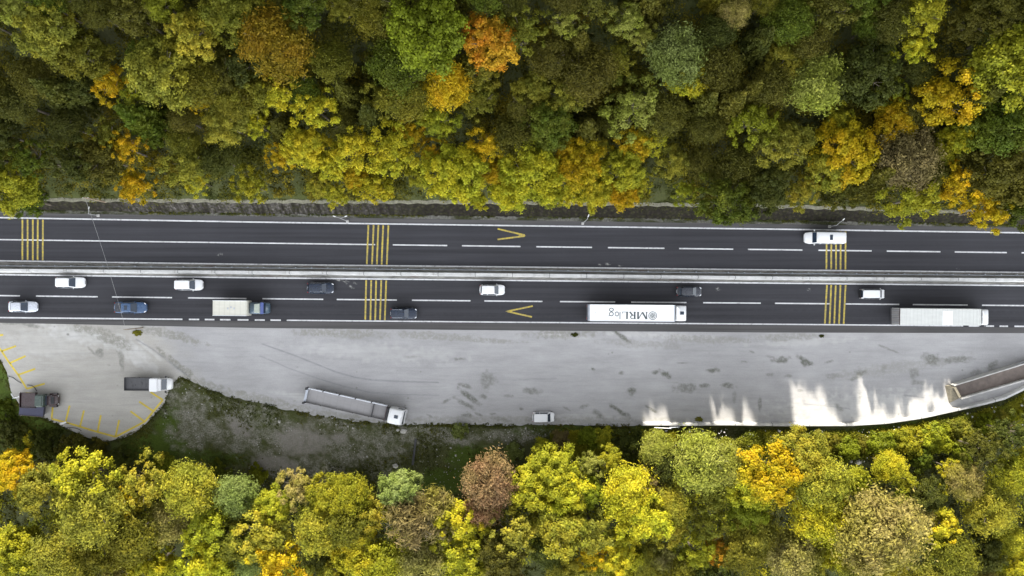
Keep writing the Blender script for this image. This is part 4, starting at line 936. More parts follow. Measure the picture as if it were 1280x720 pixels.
for i in range(17):
    f = i / 16; q = pN.lerp(pS, f); q.z -= 4 * f * (1 - f) * 0.5; q.x += .0 * f
    if prev: tube(bm, prev, q, .017, seg=6, caps=False)
    prev = q
finish('wire', bm, M['lamppole'], t)

# ------------------------------------------------------------------ trees
RS = np.random.RandomState
def quads(c, n, size, r, aspect=1.0, tang=None):
    """leaf quads: centres c, normals n"""
    N = len(c); n = n / (np.linalg.norm(n, axis=1, keepdims=True) + 1e-9)
    t = r.normal(size=(N, 3)) if tang is None else tang + r.normal(size=(N, 3)) * .25
    u = np.cross(n, t); u /= np.linalg.norm(u, axis=1, keepdims=True) + 1e-9; v = np.cross(n, u)
    s = (size * (0.6 + 0.8 * r.rand(N)))[:, None]
    a, b = (u * s * .5, v * s * .5 * aspect)
    co = np.stack([c - b, c + a * .9, c + b, c - a * .9], 1)      # a diamond, leaf-like
    return co.reshape(-1, 3)
def sph(r, N):
    d = r.normal(size=(N, 3)); return d / np.linalg.norm(d, axis=1, keepdims=True)
def build_leafmesh(name, parts):
    co = np.concatenate([p[0] for p in parts]); tone = np.concatenate([p[1] for p in parts]); cl = np.concatenate([p[2] for p in parts])
    q = np.arange(len(co)).reshape(-1, 4)
    me = fastmesh(name, co, q, dict(tone=np.repeat(tone, 4), clump=np.repeat(cl, 4))); me.materials.append(M['leaf']); return me
def crown_broad(seed, nclump=24, zs=0.95, dens=1.0, leaf=0.06, lo=-0.35, spread=0.74, cmin=.13, cmax=.30):
    """irregular crown: many unequal leaf clumps over a lumpy lobed envelope, strays beyond it"""
    r = RS(seed); parts = []; lobes = sph(r, 6); lobes[:, 2] = np.abs(lobes[:, 2]) * .7; lobes /= np.linalg.norm(lobes, axis=1, keepdims=True)
    pts = []
    for i in range(nclump):
        best = None
        for _ in range(7):
            d = sph(r, 1)[0]; d[2] = abs(d[2]) * (1 - lo) + lo; d /= np.linalg.norm(d)
            m = min([np.linalg.norm(d - p) for p in pts] + [9])
            if best is None or m > best[0]: best = (m, d)
        pts.append(best[1])
    cl = []
    for d in pts:
        lob = .66 + .36 * max(max(float(d @ q_), 0) ** 4 for q_ in lobes); cr = r.uniform(cmin, cmax)
        cl.append((d * np.array([1, 1, zs]) * lob * r.uniform(.84, 1.1) * spread / .74, cr))
    for _ in range(7): cl.append((sph(r, 1)[0] * np.array([.4, .4, .35]) + [0, 0, .1], .34))
    for _ in range(3): cl.append((np.array([r.uniform(-.22, .22), r.uniform(-.22, .22), .58 * zs]), .26))
    for c, cr in cl:
        tone_c = r.rand(); clv = r.rand(); out = c / (np.linalg.norm(c) + 1e-6)
        for j in range(8):
            d = sph(r, 1)[0] + out * .6; d /= np.linalg.norm(d); s = c + d * cr * r.uniform(.4, 1.15) * np.array([1, 1, .8]); sr = cr * r.uniform(.22, .55)
            N = int(62 * dens * (sr / .1) ** 1.4); dd = r.normal(size=(N, 3)); ax = sph(r, 1)[0]; dd = dd + np.outer(dd @ ax, ax) * .7
            p = s + dd * sr * .56 * np.array([1, 1, .6]) ; nrm = dd * .6 + out * .3 + np.array([0, 0, .6]) + r.normal(size=(N, 3)) * .5
            tone = np.clip(.5 + .20 * (tone_c - .5) + .17 * r.normal(size=N) + .25 * (r.rand() - .5), 0, 1)
            parts.append((quads(p, nrm, leaf, r), tone, np.clip(np.full(N, clv) + .25 * r.normal(size=N), 0, 1)))
    return build_leafmesh('crown_broadleaf', parts)
def crown_conifer(seed, zs=1.7):
    r = RS(seed); parts = []
    for k in range(15):
        t_ = k / 14; z = -1.0 + 2.2 * t_; rad = (1 - t_) ** .85 * 1.0 + .06; nb = int(6 + 9 * (1 - t_))
        for b in range(nb):
            a = 2 * math.pi * (b / nb + r.rand() * .08) + k; L_ = rad * (.8 + .35 * r.rand()); N = int(26 + 130 * L_)
            s = r.rand(N) ** .7; w_ = .14 * (1 - s * .6) * (r.rand(N) - .5) * 2
            x = math.cos(a) * s * L_ - math.sin(a) * w_; y = math.sin(a) * s * L_ + math.cos(a) * w_; zz = z - .28 * s * L_ + .05 * r.normal(size=N)
            p = np.stack([x, y, zz * zs / 1.7 * 1.2], 1); tg = np.tile([math.cos(a), math.sin(a), -.3], (N, 1))
            nrm = np.tile([0, 0, 1.0], (N, 1)) + r.normal(size=(N, 3)) * .5
            parts.append((quads(p, nrm, .075, r, 1.5, np.cross(nrm, tg)), np.clip(.35 + .4 * s + .15 * r.normal(size=N), 0, 1), np.full(N, r.rand())))
    return build_leafmesh('crown_conifer', parts)
def crown_wispy(seed, nleaf=15000):
    """fine-twigged crown: radial feathery sprays"""
    r = RS(seed); parts = []
    nb = 150; lobes = sph(r, 9); lobes[:, 2] = np.abs(lobes[:, 2]) * .8
    lobes /= np.linalg.norm(lobes, axis=1, keepdims=True)
    for i in range(nb):
        d = sph(r, 1)[0]; d[2] = abs(d[2]) * 1.1 - .1; d /= np.linalg.norm(d); lob = .80 + .34 * max([float(d @ q_) ** 5 if d @ q_ > 0 else 0 for q_ in lobes]); L_ = lob * (.78 + .26 * r.rand()); tc = r.rand()
        side = np.cross(d, sph(r, 1)[0]); N = nleaf // nb
        s = .35 + .65 * r.rand(N) ** .6; off = r.normal(size=(N, 3)) * .075 * (.4 + s)[:, None]
        bend = np.outer(s ** 2, [0, 0, -.12])
        p = d * (s * L_)[:, None] + off + bend; nrm = r.normal(size=(N, 3)) * .6 + d * .5 + np.array([0, 0, .4])
        half = N // 3
        tg = np.cross(nrm, d)
        parts.append((quads(p[:half], nrm[:half], .036, r, 3.6, tg[:half]), np.clip(.35 + .2 * r.normal(size=half) + .2 * (tc - .5), 0, 1), np.full(half, .9)))
        parts.append((quads(p[half:], nrm[half:], .046, r), np.clip(.5 + .2 * r.normal(size=N - half) + .3 * (tc - .5), 0, 1), np.full(N - half, tc)))
    return build_leafmesh('crown_wispy', parts)
def crown_bare(seed):
    r = RS(seed); parts = []
    for i in range(60):
        d = sph(r, 1)[0]; d[2] = abs(d[2]) * .9; d /= np.linalg.norm(d); L_ = .65 + .4 * r.rand(); N = 62
        s = .25 + .75 * r.rand(N); off = r.normal(size=(N, 3)) * .09 * s[:, None]
        p = d * (s * L_)[:, None] + off; dd = d + r.normal(size=(N, 3)) * .45; nrm = np.cross(dd, r.normal(size=(N, 3)))
        parts.append((quads(p, nrm, .035, r, 7.0, np.cross(nrm, dd)), np.clip(.55 + .25 * r.normal(size=N), 0, 1), np.full(N, .3)))
        n2 = 22; parts.append((quads(p[:n2], sph(r, n2) + [0, 0, .6], .075, r), np.clip(.6 + .2 * r.normal(size=n2), 0, 1), np.full(n2, 1.0)))
    return build_leafmesh('crown_bare', parts)
def crown_bush(seed): 
    return crown_broad(seed, 14, .6, 1.0, .09, 0.0, .7)
CROWNS = dict(
    broad=[crown_broad(100 + i, 26 + (i % 4) * 4, [.9, 1.05, .8, 1.15][i % 4], 1.15, .058) for i in range(10)],
    loose=[crown_broad(200 + i, 22 + i % 5, 1.0, .75, .066, -.2, .86, .11, .24) for i in range(8)],
    conifer=[crown_conifer(300 + i) for i in range(3)], wispy=[crown_wispy(400 + i) for i in range(4)],
    bare=[crown_bare(500 + i) for i in range(3)], bush=[crown_bush(600 + i) for i in range(5)])
def trunk_mesh(seed, style):
    """unit: crown centre at z=0, crown radius 1, trunk reaches down to z=-1 (stretched per tree)"""
    r = random.Random(seed); bm = B()
    lean = Vector((r.uniform(-.08, .08), r.uniform(-.08, .08), 0))
    if style == 'conifer': tube(bm, (0, 0, -2.4), (0, 0, 1.15), .075, .012, 8)
    else:
        tube(bm, (0, 0, -2.4), lean + Vector((0, 0, -.5)), .075, .055, 8); tube(bm, lean + Vector((0, 0, -.5)), Vector((0, 0, .35)) + lean * 2, .055, .02, 7)
        n = 16 if style == 'bare' else 9
        for i in range(n):
            a = 2 * math.pi * i / n + r.uniform(-.3, .3); z0 = r.uniform(-.6, .1); st = lean * (1 + z0) + Vector((0, 0, z0)); L_ = r.uniform(.5, .85); el = r.uniform(.3, 1.1)
            mid = st + Vector((math.cos(a) * L_ * .5, math.sin(a) * L_ * .5, L_ * .35 * el)); end = mid + Vector((math.cos(a + .2) * L_ * .45, math.sin(a + .2) * L_ * .45, L_ * .45 * el))
            tube(bm, st, mid, .032, .02, 5, False); tube(bm, mid, end, .02, .006, 5, False)
            for s in (-1, 1):
                e2 = mid + Vector((math.cos(a + s * .8) * L_ * .4, math.sin(a + s * .8) * L_ * .4, L_ * .3)); tube(bm, mid, e2, .014, .004, 4, False)
                if style == 'bare':
                    e3 = end + Vector((math.cos(a + s * .5) * L_ * .25, math.sin(a + s * .5) * L_ * .25, L_ * .15)); tube(bm, end, e3, .007, .003, 4, False)
    me = bpy.data.meshes.new('trunk'); bm.to_mesh(me); bm.free(); me.materials.append(M['bark']); return me
TR = {k: [trunk_mesh(50 + i + hash(k) % 1, k) for i in range(3)] for k in ('broad', 'conifer', 'bare')}
# leaf colours (first, second) as the leaves' own base colours
PAL = {
 'orange': ((.44, .17, .012), (.36, .22, .014)), 'gold': ((.46, .28, .008), (.36, .28, .010)), 'yellow': ((.44, .36, .016), (.30, .30, .018)),
 'limeyellow': ((.31, .29, .016), (.20, .215, .016)), 'lime': ((.175, .20, .012), (.13, .15, .010)), 'green': ((.060, .088, .008), (.088, .105, .010)),
 'dark': ((.044, .054, .010), (.064, .070, .011)), 'darkolive': ((.066, .067, .010), (.092, .087, .012)), 'olive': ((.105, .112, .012), (.145, .135, .013)),
 'olivegold': ((.25, .225, .022), (.16, .165, .022)), 'pale': ((.26, .265, .055), (.20, .22, .028)), 'sage': ((.19, .23, .070), (.15, .19, .04)), 'goldbrown': ((.24, .15, .009), (.17, .135, .010)),
 'tan': ((.25, .21, .075), (.22, .205, .04)), 'brown': ((.135, .105, .048), (.16, .13, .045)), 'rust': ((.23, .12, .065), (.18, .12, .05)), 'goldolive': ((.34, .28, .024), (.21, .21, .022))}
WORD = {'orange': 'orange', 'gold': 'golden', 'yellow': 'yellow', 'limeyellow': 'yellow-green', 'lime': 'lime green', 'green': 'mid green', 'dark': 'dark green', 'darkolive': 'dark olive', 'olive': 'olive green',
        'olivegold': 'olive gold', 'goldbrown': 'burnt orange', 'pale': 'pale olive', 'sage': 'sage green', 'tan': 'tan', 'brown': 'brown', 'rust': 'rust brown', 'goldolive': 'olive-yellow'}
trees = []
tr = random.Random(11)
def tree(px, py, rpx, col, style='broad', hscale=1.0, note=None):
    trees.append(dict(px=px, py=py, r=rpx, col=col, style=style, hs=hscale, note=note))
T_ = tree
# --- upper wood, the crowns one can single out
for a in [(25, 8, 24, 'pale'), (62, 38, 32, 'olivegold'), (100, 68, 30, 'olive'), (140, 106, 19, 'gold', 'loose'), (168, 120, 15, 'limeyellow', 'loose'), (205, 92, 36, 'olivegold'), (243, 46, 28, 'goldolive'), (345, 55, 38, 'goldbrown', 'wispy'), (325, 40, 18, 'goldbrown', 'loose'),
          (290, 12, 30, 'olive'), (205, 4, 22, 'lime'), (345, 8, 13, 'pale', 'loose'), (350, 118, 22, 'yellow', 'loose'), (395, 135, 22, 'yellow', 'loose'), (322, 156, 14, 'yellow', 'loose'), (283, 155, 22, 'olivegold'), (249, 131, 12, 'gold', 'loose'),
          (160, 187, 20, 'gold', 'loose'), (170, 233, 20, 'gold', 'loose'), (18, 236, 30, 'limeyellow'), (240, 205, 24, 'olivegold', 'loose'), (246, 227, 15, 'yellow', 'loose'), (314, 231, 20, 'limeyellow', 'loose'), (381, 186, 24, 'yellow'), (413, 205, 20, 'yellow', 'loose'), (470, 236, 20, 'yellow', 'loose'),
          (480, 124, 20, 'olivegold', 'loose'), (532, 42, 44, 'lime'), (500, 80, 32, 'green', 'wispy'), (560, 107, 27, 'gold', 'wispy'), (610, 52, 30, 'orange'), (601, 88, 24, 'olive'), (652, 42, 24, 'olive', 'loose'), (705, 28, 18, 'pale', 'loose'), (735, 92, 34, 'darkolive', 'wispy'), (847, 68, 36, 'sage', 'wispy'),
          (862, 98, 24, 'yellow'), (783, 25, 20, 'pale', 'loose'), (803, 48, 16, 'pale', 'loose'), (768, 78, 20, 'olive', 'loose'), (790, 138, 28, 'pale', 'loose'), (681, 158, 28, 'green'), (703, 124, 22, 'olivegold', 'loose'), (515, 166, 17, 'gold', 'loose'), (547, 152, 20, 'limeyellow', 'loose'),
          (488, 190, 28, 'yellow', 'loose'), (440, 188, 26, 'yellow', 'loose'), (566, 216, 33, 'yellow'), (540, 190, 18, 'gold', 'loose'), (613, 180, 20, 'gold', 'loose'), (664, 214, 33, 'yellow'), (636, 240, 22, 'yellow'), (720, 204, 28, 'gold'), (742, 238, 20, 'yellow'), (792, 182, 20, 'gold', 'loose'),
          (815, 172, 18, 'limeyellow', 'loose'), (778, 212, 24, 'limeyellow'), (855, 242, 14, 'limeyellow', 'loose'), (598, 247, 16, 'yellow', 'loose'), (938, 154, 25, 'lime', 'loose'), (975, 182, 30, 'olivegold'), (1000, 240, 18, 'goldolive', 'loose'), (918, 16, 19, 'tan', 'wispy'), (985, 28, 26, 'green', 'wispy'), (950, 52, 24, 'dark', 'conifer'),
          (1016, 104, 32, 'pale', 'wispy'), (1050, 147, 15, 'limeyellow', 'loose'), (1056, 190, 34, 'gold'), (1035, 212, 26, 'goldolive'), (1121, 152, 24, 'gold'), (1178, 124, 32, 'gold', 'loose'), (1196, 172, 20, 'yellow'), (1180, 190, 18, 'limeyellow', 'loose'), (1150, 18, 28, 'limeyellow', 'loose'), (1143, 60, 19, 'yellow', 'loose'), (1110, 68, 11, 'lime', 'loose'),
          (1262, 82, 44, 'limeyellow'), (1114, 112, 15, 'lime', 'loose'), (1128, 200, 38, 'brown', 'wispy'), (1190, 232, 24, 'gold', 'loose'), (1231, 263, 22, 'gold', 'loose'), (1135, 250, 26, 'limeyellow', 'loose'), (905, 248, 30, 'green'), (955, 234, 25, 'dark'), (1250, 155, 38, 'green'), (1083, 92, 34, 'dark'), (1240, 215, 36, 'darkolive'), (30, 250, 22, 'green'), (1282, 258, 24, 'green')]: tree(*a)
N_UP = len(trees)
# --- lower wood
for a in [(39, 549, 9, 'yellow', 'bush'), (20, 590, 24, 'gold'), (52, 612, 26, 'olivegold'), (105, 598, 34, 'limeyellow', 'loose'), (118, 640, 38, 'olivegold', 'wispy'), (151, 632, 18, 'gold', 'loose'), (178, 606, 26, 'goldolive', 'loose'), (22, 690, 34, 'limeyellow'), (78, 690, 30, 'olivegold', 'wispy'), (125, 700, 28, 'olive', 'loose'),
          (165, 670, 32, 'olive', 'wispy'), (192, 705, 24, 'yellow'), (240, 612, 32, 'goldolive', 'wispy'), (296, 618, 24, 'sage', 'wispy'), (272, 632, 9, 'gold', 'loose'), (342, 630, 20, 'limeyellow'), (330, 664, 30, 'goldolive', 'loose'), (265, 655, 28, 'limeyellow', 'loose'), (262, 700, 30, 'yellow'), (348, 700, 28, 'gold', 'loose'), (310, 700, 22, 'sage', 'wispy'),
          (215, 650, 26, 'tan', 'wispy'), (372, 608, 20, 'tan', 'loose'), (410, 618, 22, 'limeyellow'), (438, 618, 24, 'limeyellow', 'wispy'), (500, 612, 21, 'sage'), (468, 642, 20, 'goldolive', 'loose'), (444, 684, 28, 'yellow'), (400, 660, 28, 'goldolive', 'wispy'), (515, 650, 32, 'brown', 'bare'), (540, 630, 24, 'tan', 'bare'), (528, 700, 28, 'tan', 'wispy'),
          (580, 650, 24, 'yellow', 'loose'), (575, 688, 24, 'limeyellow', 'loose'), (612, 600, 32, 'rust', 'wispy'), (606, 632, 22, 'rust', 'wispy'), (690, 586, 28, 'limeyellow'), (662, 606, 26, 'limeyellow'), (705, 612, 26, 'yellow'), (700, 655, 32, 'goldolive'), (736, 612, 17, 'lime'), (735, 583, 16, 'pale', 'loose'), (762, 574, 15, 'limeyellow', 'loose'), (640, 660, 28, 'olivegold', 'loose'),
          (785, 610, 30, 'yellow', 'wispy'), (800, 640, 30, 'yellow'), (832, 628, 26, 'goldolive', 'wispy'), (775, 692, 24, 'yellow'), (740, 690, 18, 'gold', 'loose'), (740, 660, 24, 'olivegold', 'loose'), (815, 600, 20, 'brown', 'bare'), (822, 560, 20, 'pale', 'wispy'), (875, 562, 36, 'pale', 'wispy'), (905, 580, 26, 'pale', 'wispy'), (958, 590, 34, 'gold'), (935, 605, 26, 'yellow'), (1000, 566, 28, 'goldolive'),
          (1025, 600, 32, 'goldolive', 'wispy'), (1020, 640, 32, 'yellow', 'wispy'), (935, 636, 24, 'lime'), (896, 686, 16, 'orange', 'loose'), (928, 690, 26, 'olive', 'wispy'), (878, 655, 20, 'olive', 'loose'), (868, 690, 20, 'limeyellow', 'loose'), (985, 690, 30, 'tan', 'wispy'), (1010, 700, 22, 'olive', 'loose'), (1038, 690, 18, 'yellow', 'loose'), (1100, 662, 48, 'tan', 'wispy'),
          (1112, 582, 18, 'yellow', 'wispy'), (1070, 597, 14, 'limeyellow'), (1134, 600, 10, 'limeyellow', 'loose'), (1176, 656, 20, 'yellow', 'loose'), (1236, 636, 28, 'goldolive', 'wispy'), (1205, 600, 22, 'tan', 'wispy'), (1188, 585, 12, 'yellow', 'loose'), (1266, 588, 26, 'limeyellow', 'wispy'), (1190, 695, 28, 'olive', 'wispy'), (1265, 706, 22, 'yellow'), (1230, 690, 22, 'dark'), (1160, 618, 18, 'dark'),
          (1150, 570, 16, 'green', 'bush'), (1100, 553, 18, 'lime', 'bush'), (1060, 562, 14, 'lime', 'bush'), (1135, 552, 18, 'limeyellow', 'bush'), (1170, 548, 18, 'limeyellow', 'bush'), (1205, 540, 16, 'olivegold', 'bush'), (1225, 560, 22, 'darkolive', 'loose'), (1262, 540, 22, 'dark', 'loose'), (1200, 562, 16, 'lime', 'bush'),
          (573, 539, 10, 'sage', 'bush'), (676, 556, 9, 'limeyellow', 'bush'), (700, 548, 10, 'brown', 'bush'), (735, 545, 13, 'lime', 'bush'), (755, 547, 13, 'limeyellow', 'bush'), (783, 552, 18, 'dark', 'bush'), (640, 565, 12, 'sage', 'bush'), (275, 590, 14, 'green', 'bush'), (323, 592, 12, 'lime', 'bush'), (208, 585, 16, 'lime', 'bush'), (12, 540, 18, 'dark', 'bush'), (60, 555, 18, 'dark', 'bush'), (30, 565, 14, 'green', 'bush'), (90, 560, 20, 'darkolive', 'bush'), (120, 568, 16, 'darkolive', 'bush'), (5, 515, 14, 'green', 'bush'), (150, 572, 14, 'dark', 'bush')]: tree(*a)
N_LOW = len(trees)
# --- fill the rest of the two woods
def fill(region, rmin, rmax, cols_, styles, n, gap=0.62, seed=1):
    r = random.Random(seed); got = 0; tries = 0
    while got < n and tries < 30000:
        tries += 1; x = r.uniform(-20, 1300); y = r.uniform(-15, 735); rad = r.uniform(rmin, rmax)
        if not region(x, y, rad): continue
        if any((x - t['px']) ** 2 + (y - t['py']) ** 2 < (gap * (rad + t['r'])) ** 2 for t in trees): continue
        tree(x, y, rad, r.choice(cols_), r.choice(styles)); got += 1
band = lambda x, y, q: 345 < x < 845 and 172 < y < 244
fill(band, 11, 20, ['yellow', 'yellow', 'limeyellow', 'goldolive', 'gold', 'olivegold'], ['loose', 'broad'], 14, .66, 21)
up = lambda x, y, q: y < np.interp(x, [0, 200, 450, 760, 900, 1280], [226, 222, 226, 232, 250, 255]) - q * .35
fill(up, 17, 29, ['dark', 'darkolive', 'darkolive', 'green', 'darkolive', 'olive'], ['wispy', 'broad', 'wispy', 'conifer', 'loose', 'wispy'], 84, .60, 3)
lowf = lambda x, y, q: y > np.interp(x, [0, 90, 160, 320, 470, 560, 640, 700, 800, 830, 1040, 1130, 1280], [560, 575, 588, 605, 618, 630, 585, 580, 572, 555, 560, 560, 545]) + q * .5
fill(lowf, 18, 28, ['olive', 'olivegold', 'darkolive', 'goldolive', 'limeyellow', 'dark', 'tan'], ['broad', 'loose', 'wispy', 'wispy'], 34, .58, 5)
r_ = random.Random(8)
for x_ in range(985, 1290, 19):
    y_ = float(np.interp(x_, [985, 1090, 1180, 1290], [548, 553, 541, 514])) + r_.uniform(-3, 9)
    if all((x_ - q['px']) ** 2 + (y_ - q['py']) ** 2 > 120 for q in trees): tree(x_, y_, r_.uniform(9, 14), r_.choice(['limeyellow', 'olivegold', 'lime', 'olive']), 'bush')
print('N', len(trees))

MARKS_UP = [(41, 'the left yellow bars'), (118, 'the overhead cable'), (180, 'the solid line'), (300, 'the cream box lorry'), (401, 'the navy car by the median'), (471, 'the middle yellow bars'), (555, 'the second lane dash'), (640, 'the upper yellow chevron'), (728, 'the slim lamp post'), (800, 'the lettered lorry'), (885, 'the slate saloon'), (960, 'the left of the minibus'), (1030, 'the white minibus'), (1100, 'the small white van'), (1175, 'the ribbed lorry'), (1250, 'the ribbed lorry cab')]
MARKS_LO = [(35, 'the old maroon lorry'), (120, 'the bay lines'), (184, 'the parked flatbed'), (280, 'the grey grass patch'), (360, 'the bare earth patch'), (440, 'the parked dropside trailer'), (495, 'the parked lorry cab'), (572, 'the pale roadside bush'), (680, 'the lone parked van'), (760, 'the oil stains'), (830, 'the broken guardrail'), (930, 'the start of the edge wall'), (1020, 'the first big sunlit patch'), (1090, 'the second sunlit patch'), (1160, 'the last sunlit patch'), (1240, 'the concrete ramp')]
def where(t):
    up_ = t['py'] < 300; mk_ = min(MARKS_UP if up_ else MARKS_LO, key=lambda m: abs(m[0] - t['px']))[1]; y = t['py']
    if up_: row = 'upper wood front row' if y > 222 else 'upper wood second row' if y > 178 else 'mid slope' if y > 120 else 'high slope' if y > 60 else 'top border'
    else: row = 'before lower wood' if (t['style'] == 'bush' and y < 600) else 'lower wood front' if y < 612 else 'lower wood middle' if y < 662 else 'bottom border'
    return row, mk_, up_
labs = {}
for t in trees:
    row, mk_, up_ = where(t); size = 'small' if t['r'] < 15 else 'medium' if t['r'] < 23 else 'large' if t['r'] < 35 else 'huge'
    kind = {'conifer': 'conifer', 'bare': 'half-bare tree', 'wispy': 'feathery tree', 'loose': 'loose tree', 'bush': 'bush', 'broad': 'dense tree'}[t['style']]
    t['lab'] = f"{size} {WORD[t['col']]} {kind}, {row}, {'above' if up_ else 'below'} {mk_}"; labs.setdefault(t['lab'], []).append(t)
ORD = ['leftmost', 'second', 'third', 'fourth', 'fifth', 'sixth']
for l_, ts in labs.items():
    if len(ts) > 1:
        ts.sort(key=lambda q: q['px'])
        for i, q in enumerate(ts):
            w_ = ('left one' if i == 0 else 'right one') if len(ts) == 2 else ORD[i] + ('' if i == 0 else ' from left')
            q['lab'] = l_ + ', ' + w_
for i, t in enumerate(trees):
    if t['py'] > 300 and t['px'] > 790 and t['style'] != 'bush': t['py'] = max(t['py'], float(YB(t['px'])) + 4 + t['r'] * 1.12)
    if t['py'] > 300 and t['px'] > 790 and t['style'] == 'bush': t['py'] = max(t['py'], float(YB(t['px'])) + 7 + t['r'])
    r = random.Random(1000 + i); st = t['style']; up_ = t['py'] < 300
    R0 = t['r'] / K * 1.14
    vs = {'conifer': 1.25, 'bush': 1.0}.get(st, 1.0)
    # iterate for the height: crown centre zc above local ground
    trunk = {'bush': .25, 'conifer': 1.0}.get(st, 1.15 if R0 > 3 else 1.5)
    k_up = float(np.interp(t['px'], [650, 850], [1.0, .62]))
    if up_ and st != 'bush' and k_up < 1 and t['py'] <= 225: htot = (4.6 + 1.15 * R0) * k_up + .6
    elif up_ and st != 'bush': htot = 3.2 + 1.15 * R0 if t['py'] > 225 else 4.6 + 1.15 * R0
    elif st == 'bush': htot = .45 * R0
    else: htot = 4.6 + 0.9 * R0
    zc = 8.0
    for _ in range(6):
        p = P(t['px'], t['py'], zc); g = float(terrain_z(p.x, p.y)); zc = g + htot
    p = P(t['px'], t['py'], zc); g = float(terrain_z(p.x, p.y)); Rm = R0 * (H - zc) / H
    isb = st == 'bush'
    e = thing('bush' if isb else ('conifer' if st == 'conifer' else 'tree'), t['lab'], 'bush' if isb else 'tree', (p.x, p.y, g - .1), r.uniform(0, 6.28), 'bushes below the layby' if isb else ('trees of the upper wood' if up_ else 'trees of the lower wood'))
    me = r.choice(CROWNS[st]); cr = link(bpy.data.objects.new('crown', me)); cr.parent = e; cr.location = (0, 0, zc - g + .1)
    sc = Rm * (1.0 if st in ('conifer', 'wispy', 'bare') else .98); cr.scale = (sc * r.uniform(.92, 1.08), sc * r.uniform(.92, 1.08), sc * vs * r.uniform(.9, 1.1))
    a, b = PAL[t['col']]; j = r.uniform(.88, 1.14) * (.84 if up_ else .97); hj = r.uniform(.93, 1.07)
    assert len(t['lab'].split()) < 17 or print('LONG', t['lab']) is None
    cr.color = (a[0] * j * hj, a[1] * j, a[2] * j, 1); cr['second_colour'] = (b[0] * j * hj, b[1] * j, b[2] * j)
    tm = r.choice(TR['conifer' if st == 'conifer' else 'bare' if st == 'bare' else 'broad']); to = link(bpy.data.objects.new('trunk' if not isb else 'stem', tm)); to.parent = e
    to.location = (0, 0, zc - g + .1); to.scale = (Rm * .9, Rm * .9, max(Rm * .9, (zc - g + .3) / 2.4)); 

# ------------------------------------------------------------------ undergrowth, grass, stones (uncountable)
def scatter(name, pts, size, mat, per, leaf, seed, up_=.5, flat=.55):
    r = RS(seed); N = len(pts); c = np.repeat(pts, per, 0); s = np.repeat(size, per)
    d = sph(r, N * per); d[:, 2] = np.abs(d[:, 2]) * flat
    p = c + d * (s * (.4 + .6 * r.rand(N * per)))[:, None]; nrm = d + [0, 0, up_] + r.normal(size=(N * per, 3)) * .5
    co = quads(p, nrm, leaf, r); tone = np.clip(np.repeat(r.rand(N), per) * .6 + .4 * r.rand(N * per) - .05, 0, 1)
    me = fastmesh(name, co, np.arange(len(co)).reshape(-1, 4), dict(tone=np.repeat(tone, 4))); me.materials.append(mat)
    return link(bpy.data.objects.new(name, me))
r = RS(77)
def ground_pts(n, cond, x0=-100, x1=100, y0=-60, y1=60):
    X = r.uniform(x0, x1, n); Y = r.uniform(y0, y1, n); Z = terrain_z(X, Y); PX = X * K * H / (H - Z) + 640; PY = 360 - Y * K * H / (H - Z)
    k = cond(PX, PY, X, Y); return np.stack([X, Y, Z], 1)[k]
pts = ground_pts(26000, lambda px, py, X, Y: (py < WT(px) - 4) & (Y < 55)); sz = r.uniform(.4, 1.5, len(pts)); pts[:, 2] += .1
o = scatter('understorey', pts[::4] + [0, 0, 1.6], r.uniform(1.0, 2.2, len(pts[::4])), M['scrub2'], 130, .26, 15, .6, .8); tag(o, kind='stuff', label='saplings and tall scrub filling the gaps of the upper wood')
tag(scatter('undergrowth', pts, sz, M['scrub'], 26, .24, 5), kind='stuff', label='low dark scrub covering the slope under the upper wood')
lowedge = lambda px: np.interp(px, [0, 90, 160, 320, 470, 560, 640, 700, 800, 830, 1040, 1130, 1280], [550, 570, 590, 612, 625, 630, 590, 580, 560, 545, 550, 552, 540])
pts = ground_pts(26000, lambda px, py, X, Y: (py > lowedge(px)) & (Y > -60)); sz = r.uniform(.3, 1.2, len(pts))
k5 = pts[::6][pts[::6][:, 1] < -29.5]; o = scatter('understorey', k5 + [0, 0, 1.6], r.uniform(1.0, 2.2, len(k5)), M['scrub3'], 130, .26, 16, .6, .8); tag(o, kind='stuff', label='yellow-green saplings filling the gaps of the lower wood')
tag(scatter('undergrowth', pts, sz, M['scrub'], 22, .24, 6), kind='stuff', label='low dark scrub covering the ground under the lower wood')
fieldc = lambda px, py, X, Y: (py > YB(px) + 2.5) & (py < lowedge(px) + 15) & (vnoise(px, py, .035, 41) + .3 * r.rand(len(px)) > np.where(px > 700, .3, .66) + .5 * np.maximum.reduce([ell(px, py, *a_, seed=2, rag=0.5) for a_ in [(240, 515, 32, 26, 30), (285, 545, 46, 20, 25), (235, 545, 30, 18, 0), (360, 560, 60, 34, 10), (460, 560, 50, 20, 0)]]))
pts = ground_pts(90000, fieldc, -100, 100, -48, -8); sz = r.uniform(.1, .38, len(pts))
tag(scatter('grass', pts, sz, M['grassblade'], 9, .13, 7, flat=.6), kind='stuff', label='patchy dark grass on the rough ground below the layby')
pts = ground_pts(90000, lambda px, py, X, Y: (np.abs(py - YB(px) - .6) < 1.5 + 2.2 * vnoise(px, py, .09, 51)) & (px < 800) & (vnoise(px, py, .12, 52) > .46), -90, 25, -30, -8); pts[:, 2] = -.03
tag(scatter('edge_weeds', pts, r.uniform(.06, .26, len(pts)), M['grassblade'], 10, .11, 18, flat=.5), kind='stuff', label='weeds spilling over the lower edge of the layby')
pts = ground_pts(60000, lambda px, py, X, Y: (py > YB(px) + 5 + 5 * vnoise(px, py, .06, 61)) & (py < YB(px) + 40) & (px > 690) & (vnoise(px, py, .05, 62) > .36), 5, 92, -40, -10)[:5200]; pts[:, 2] += .15
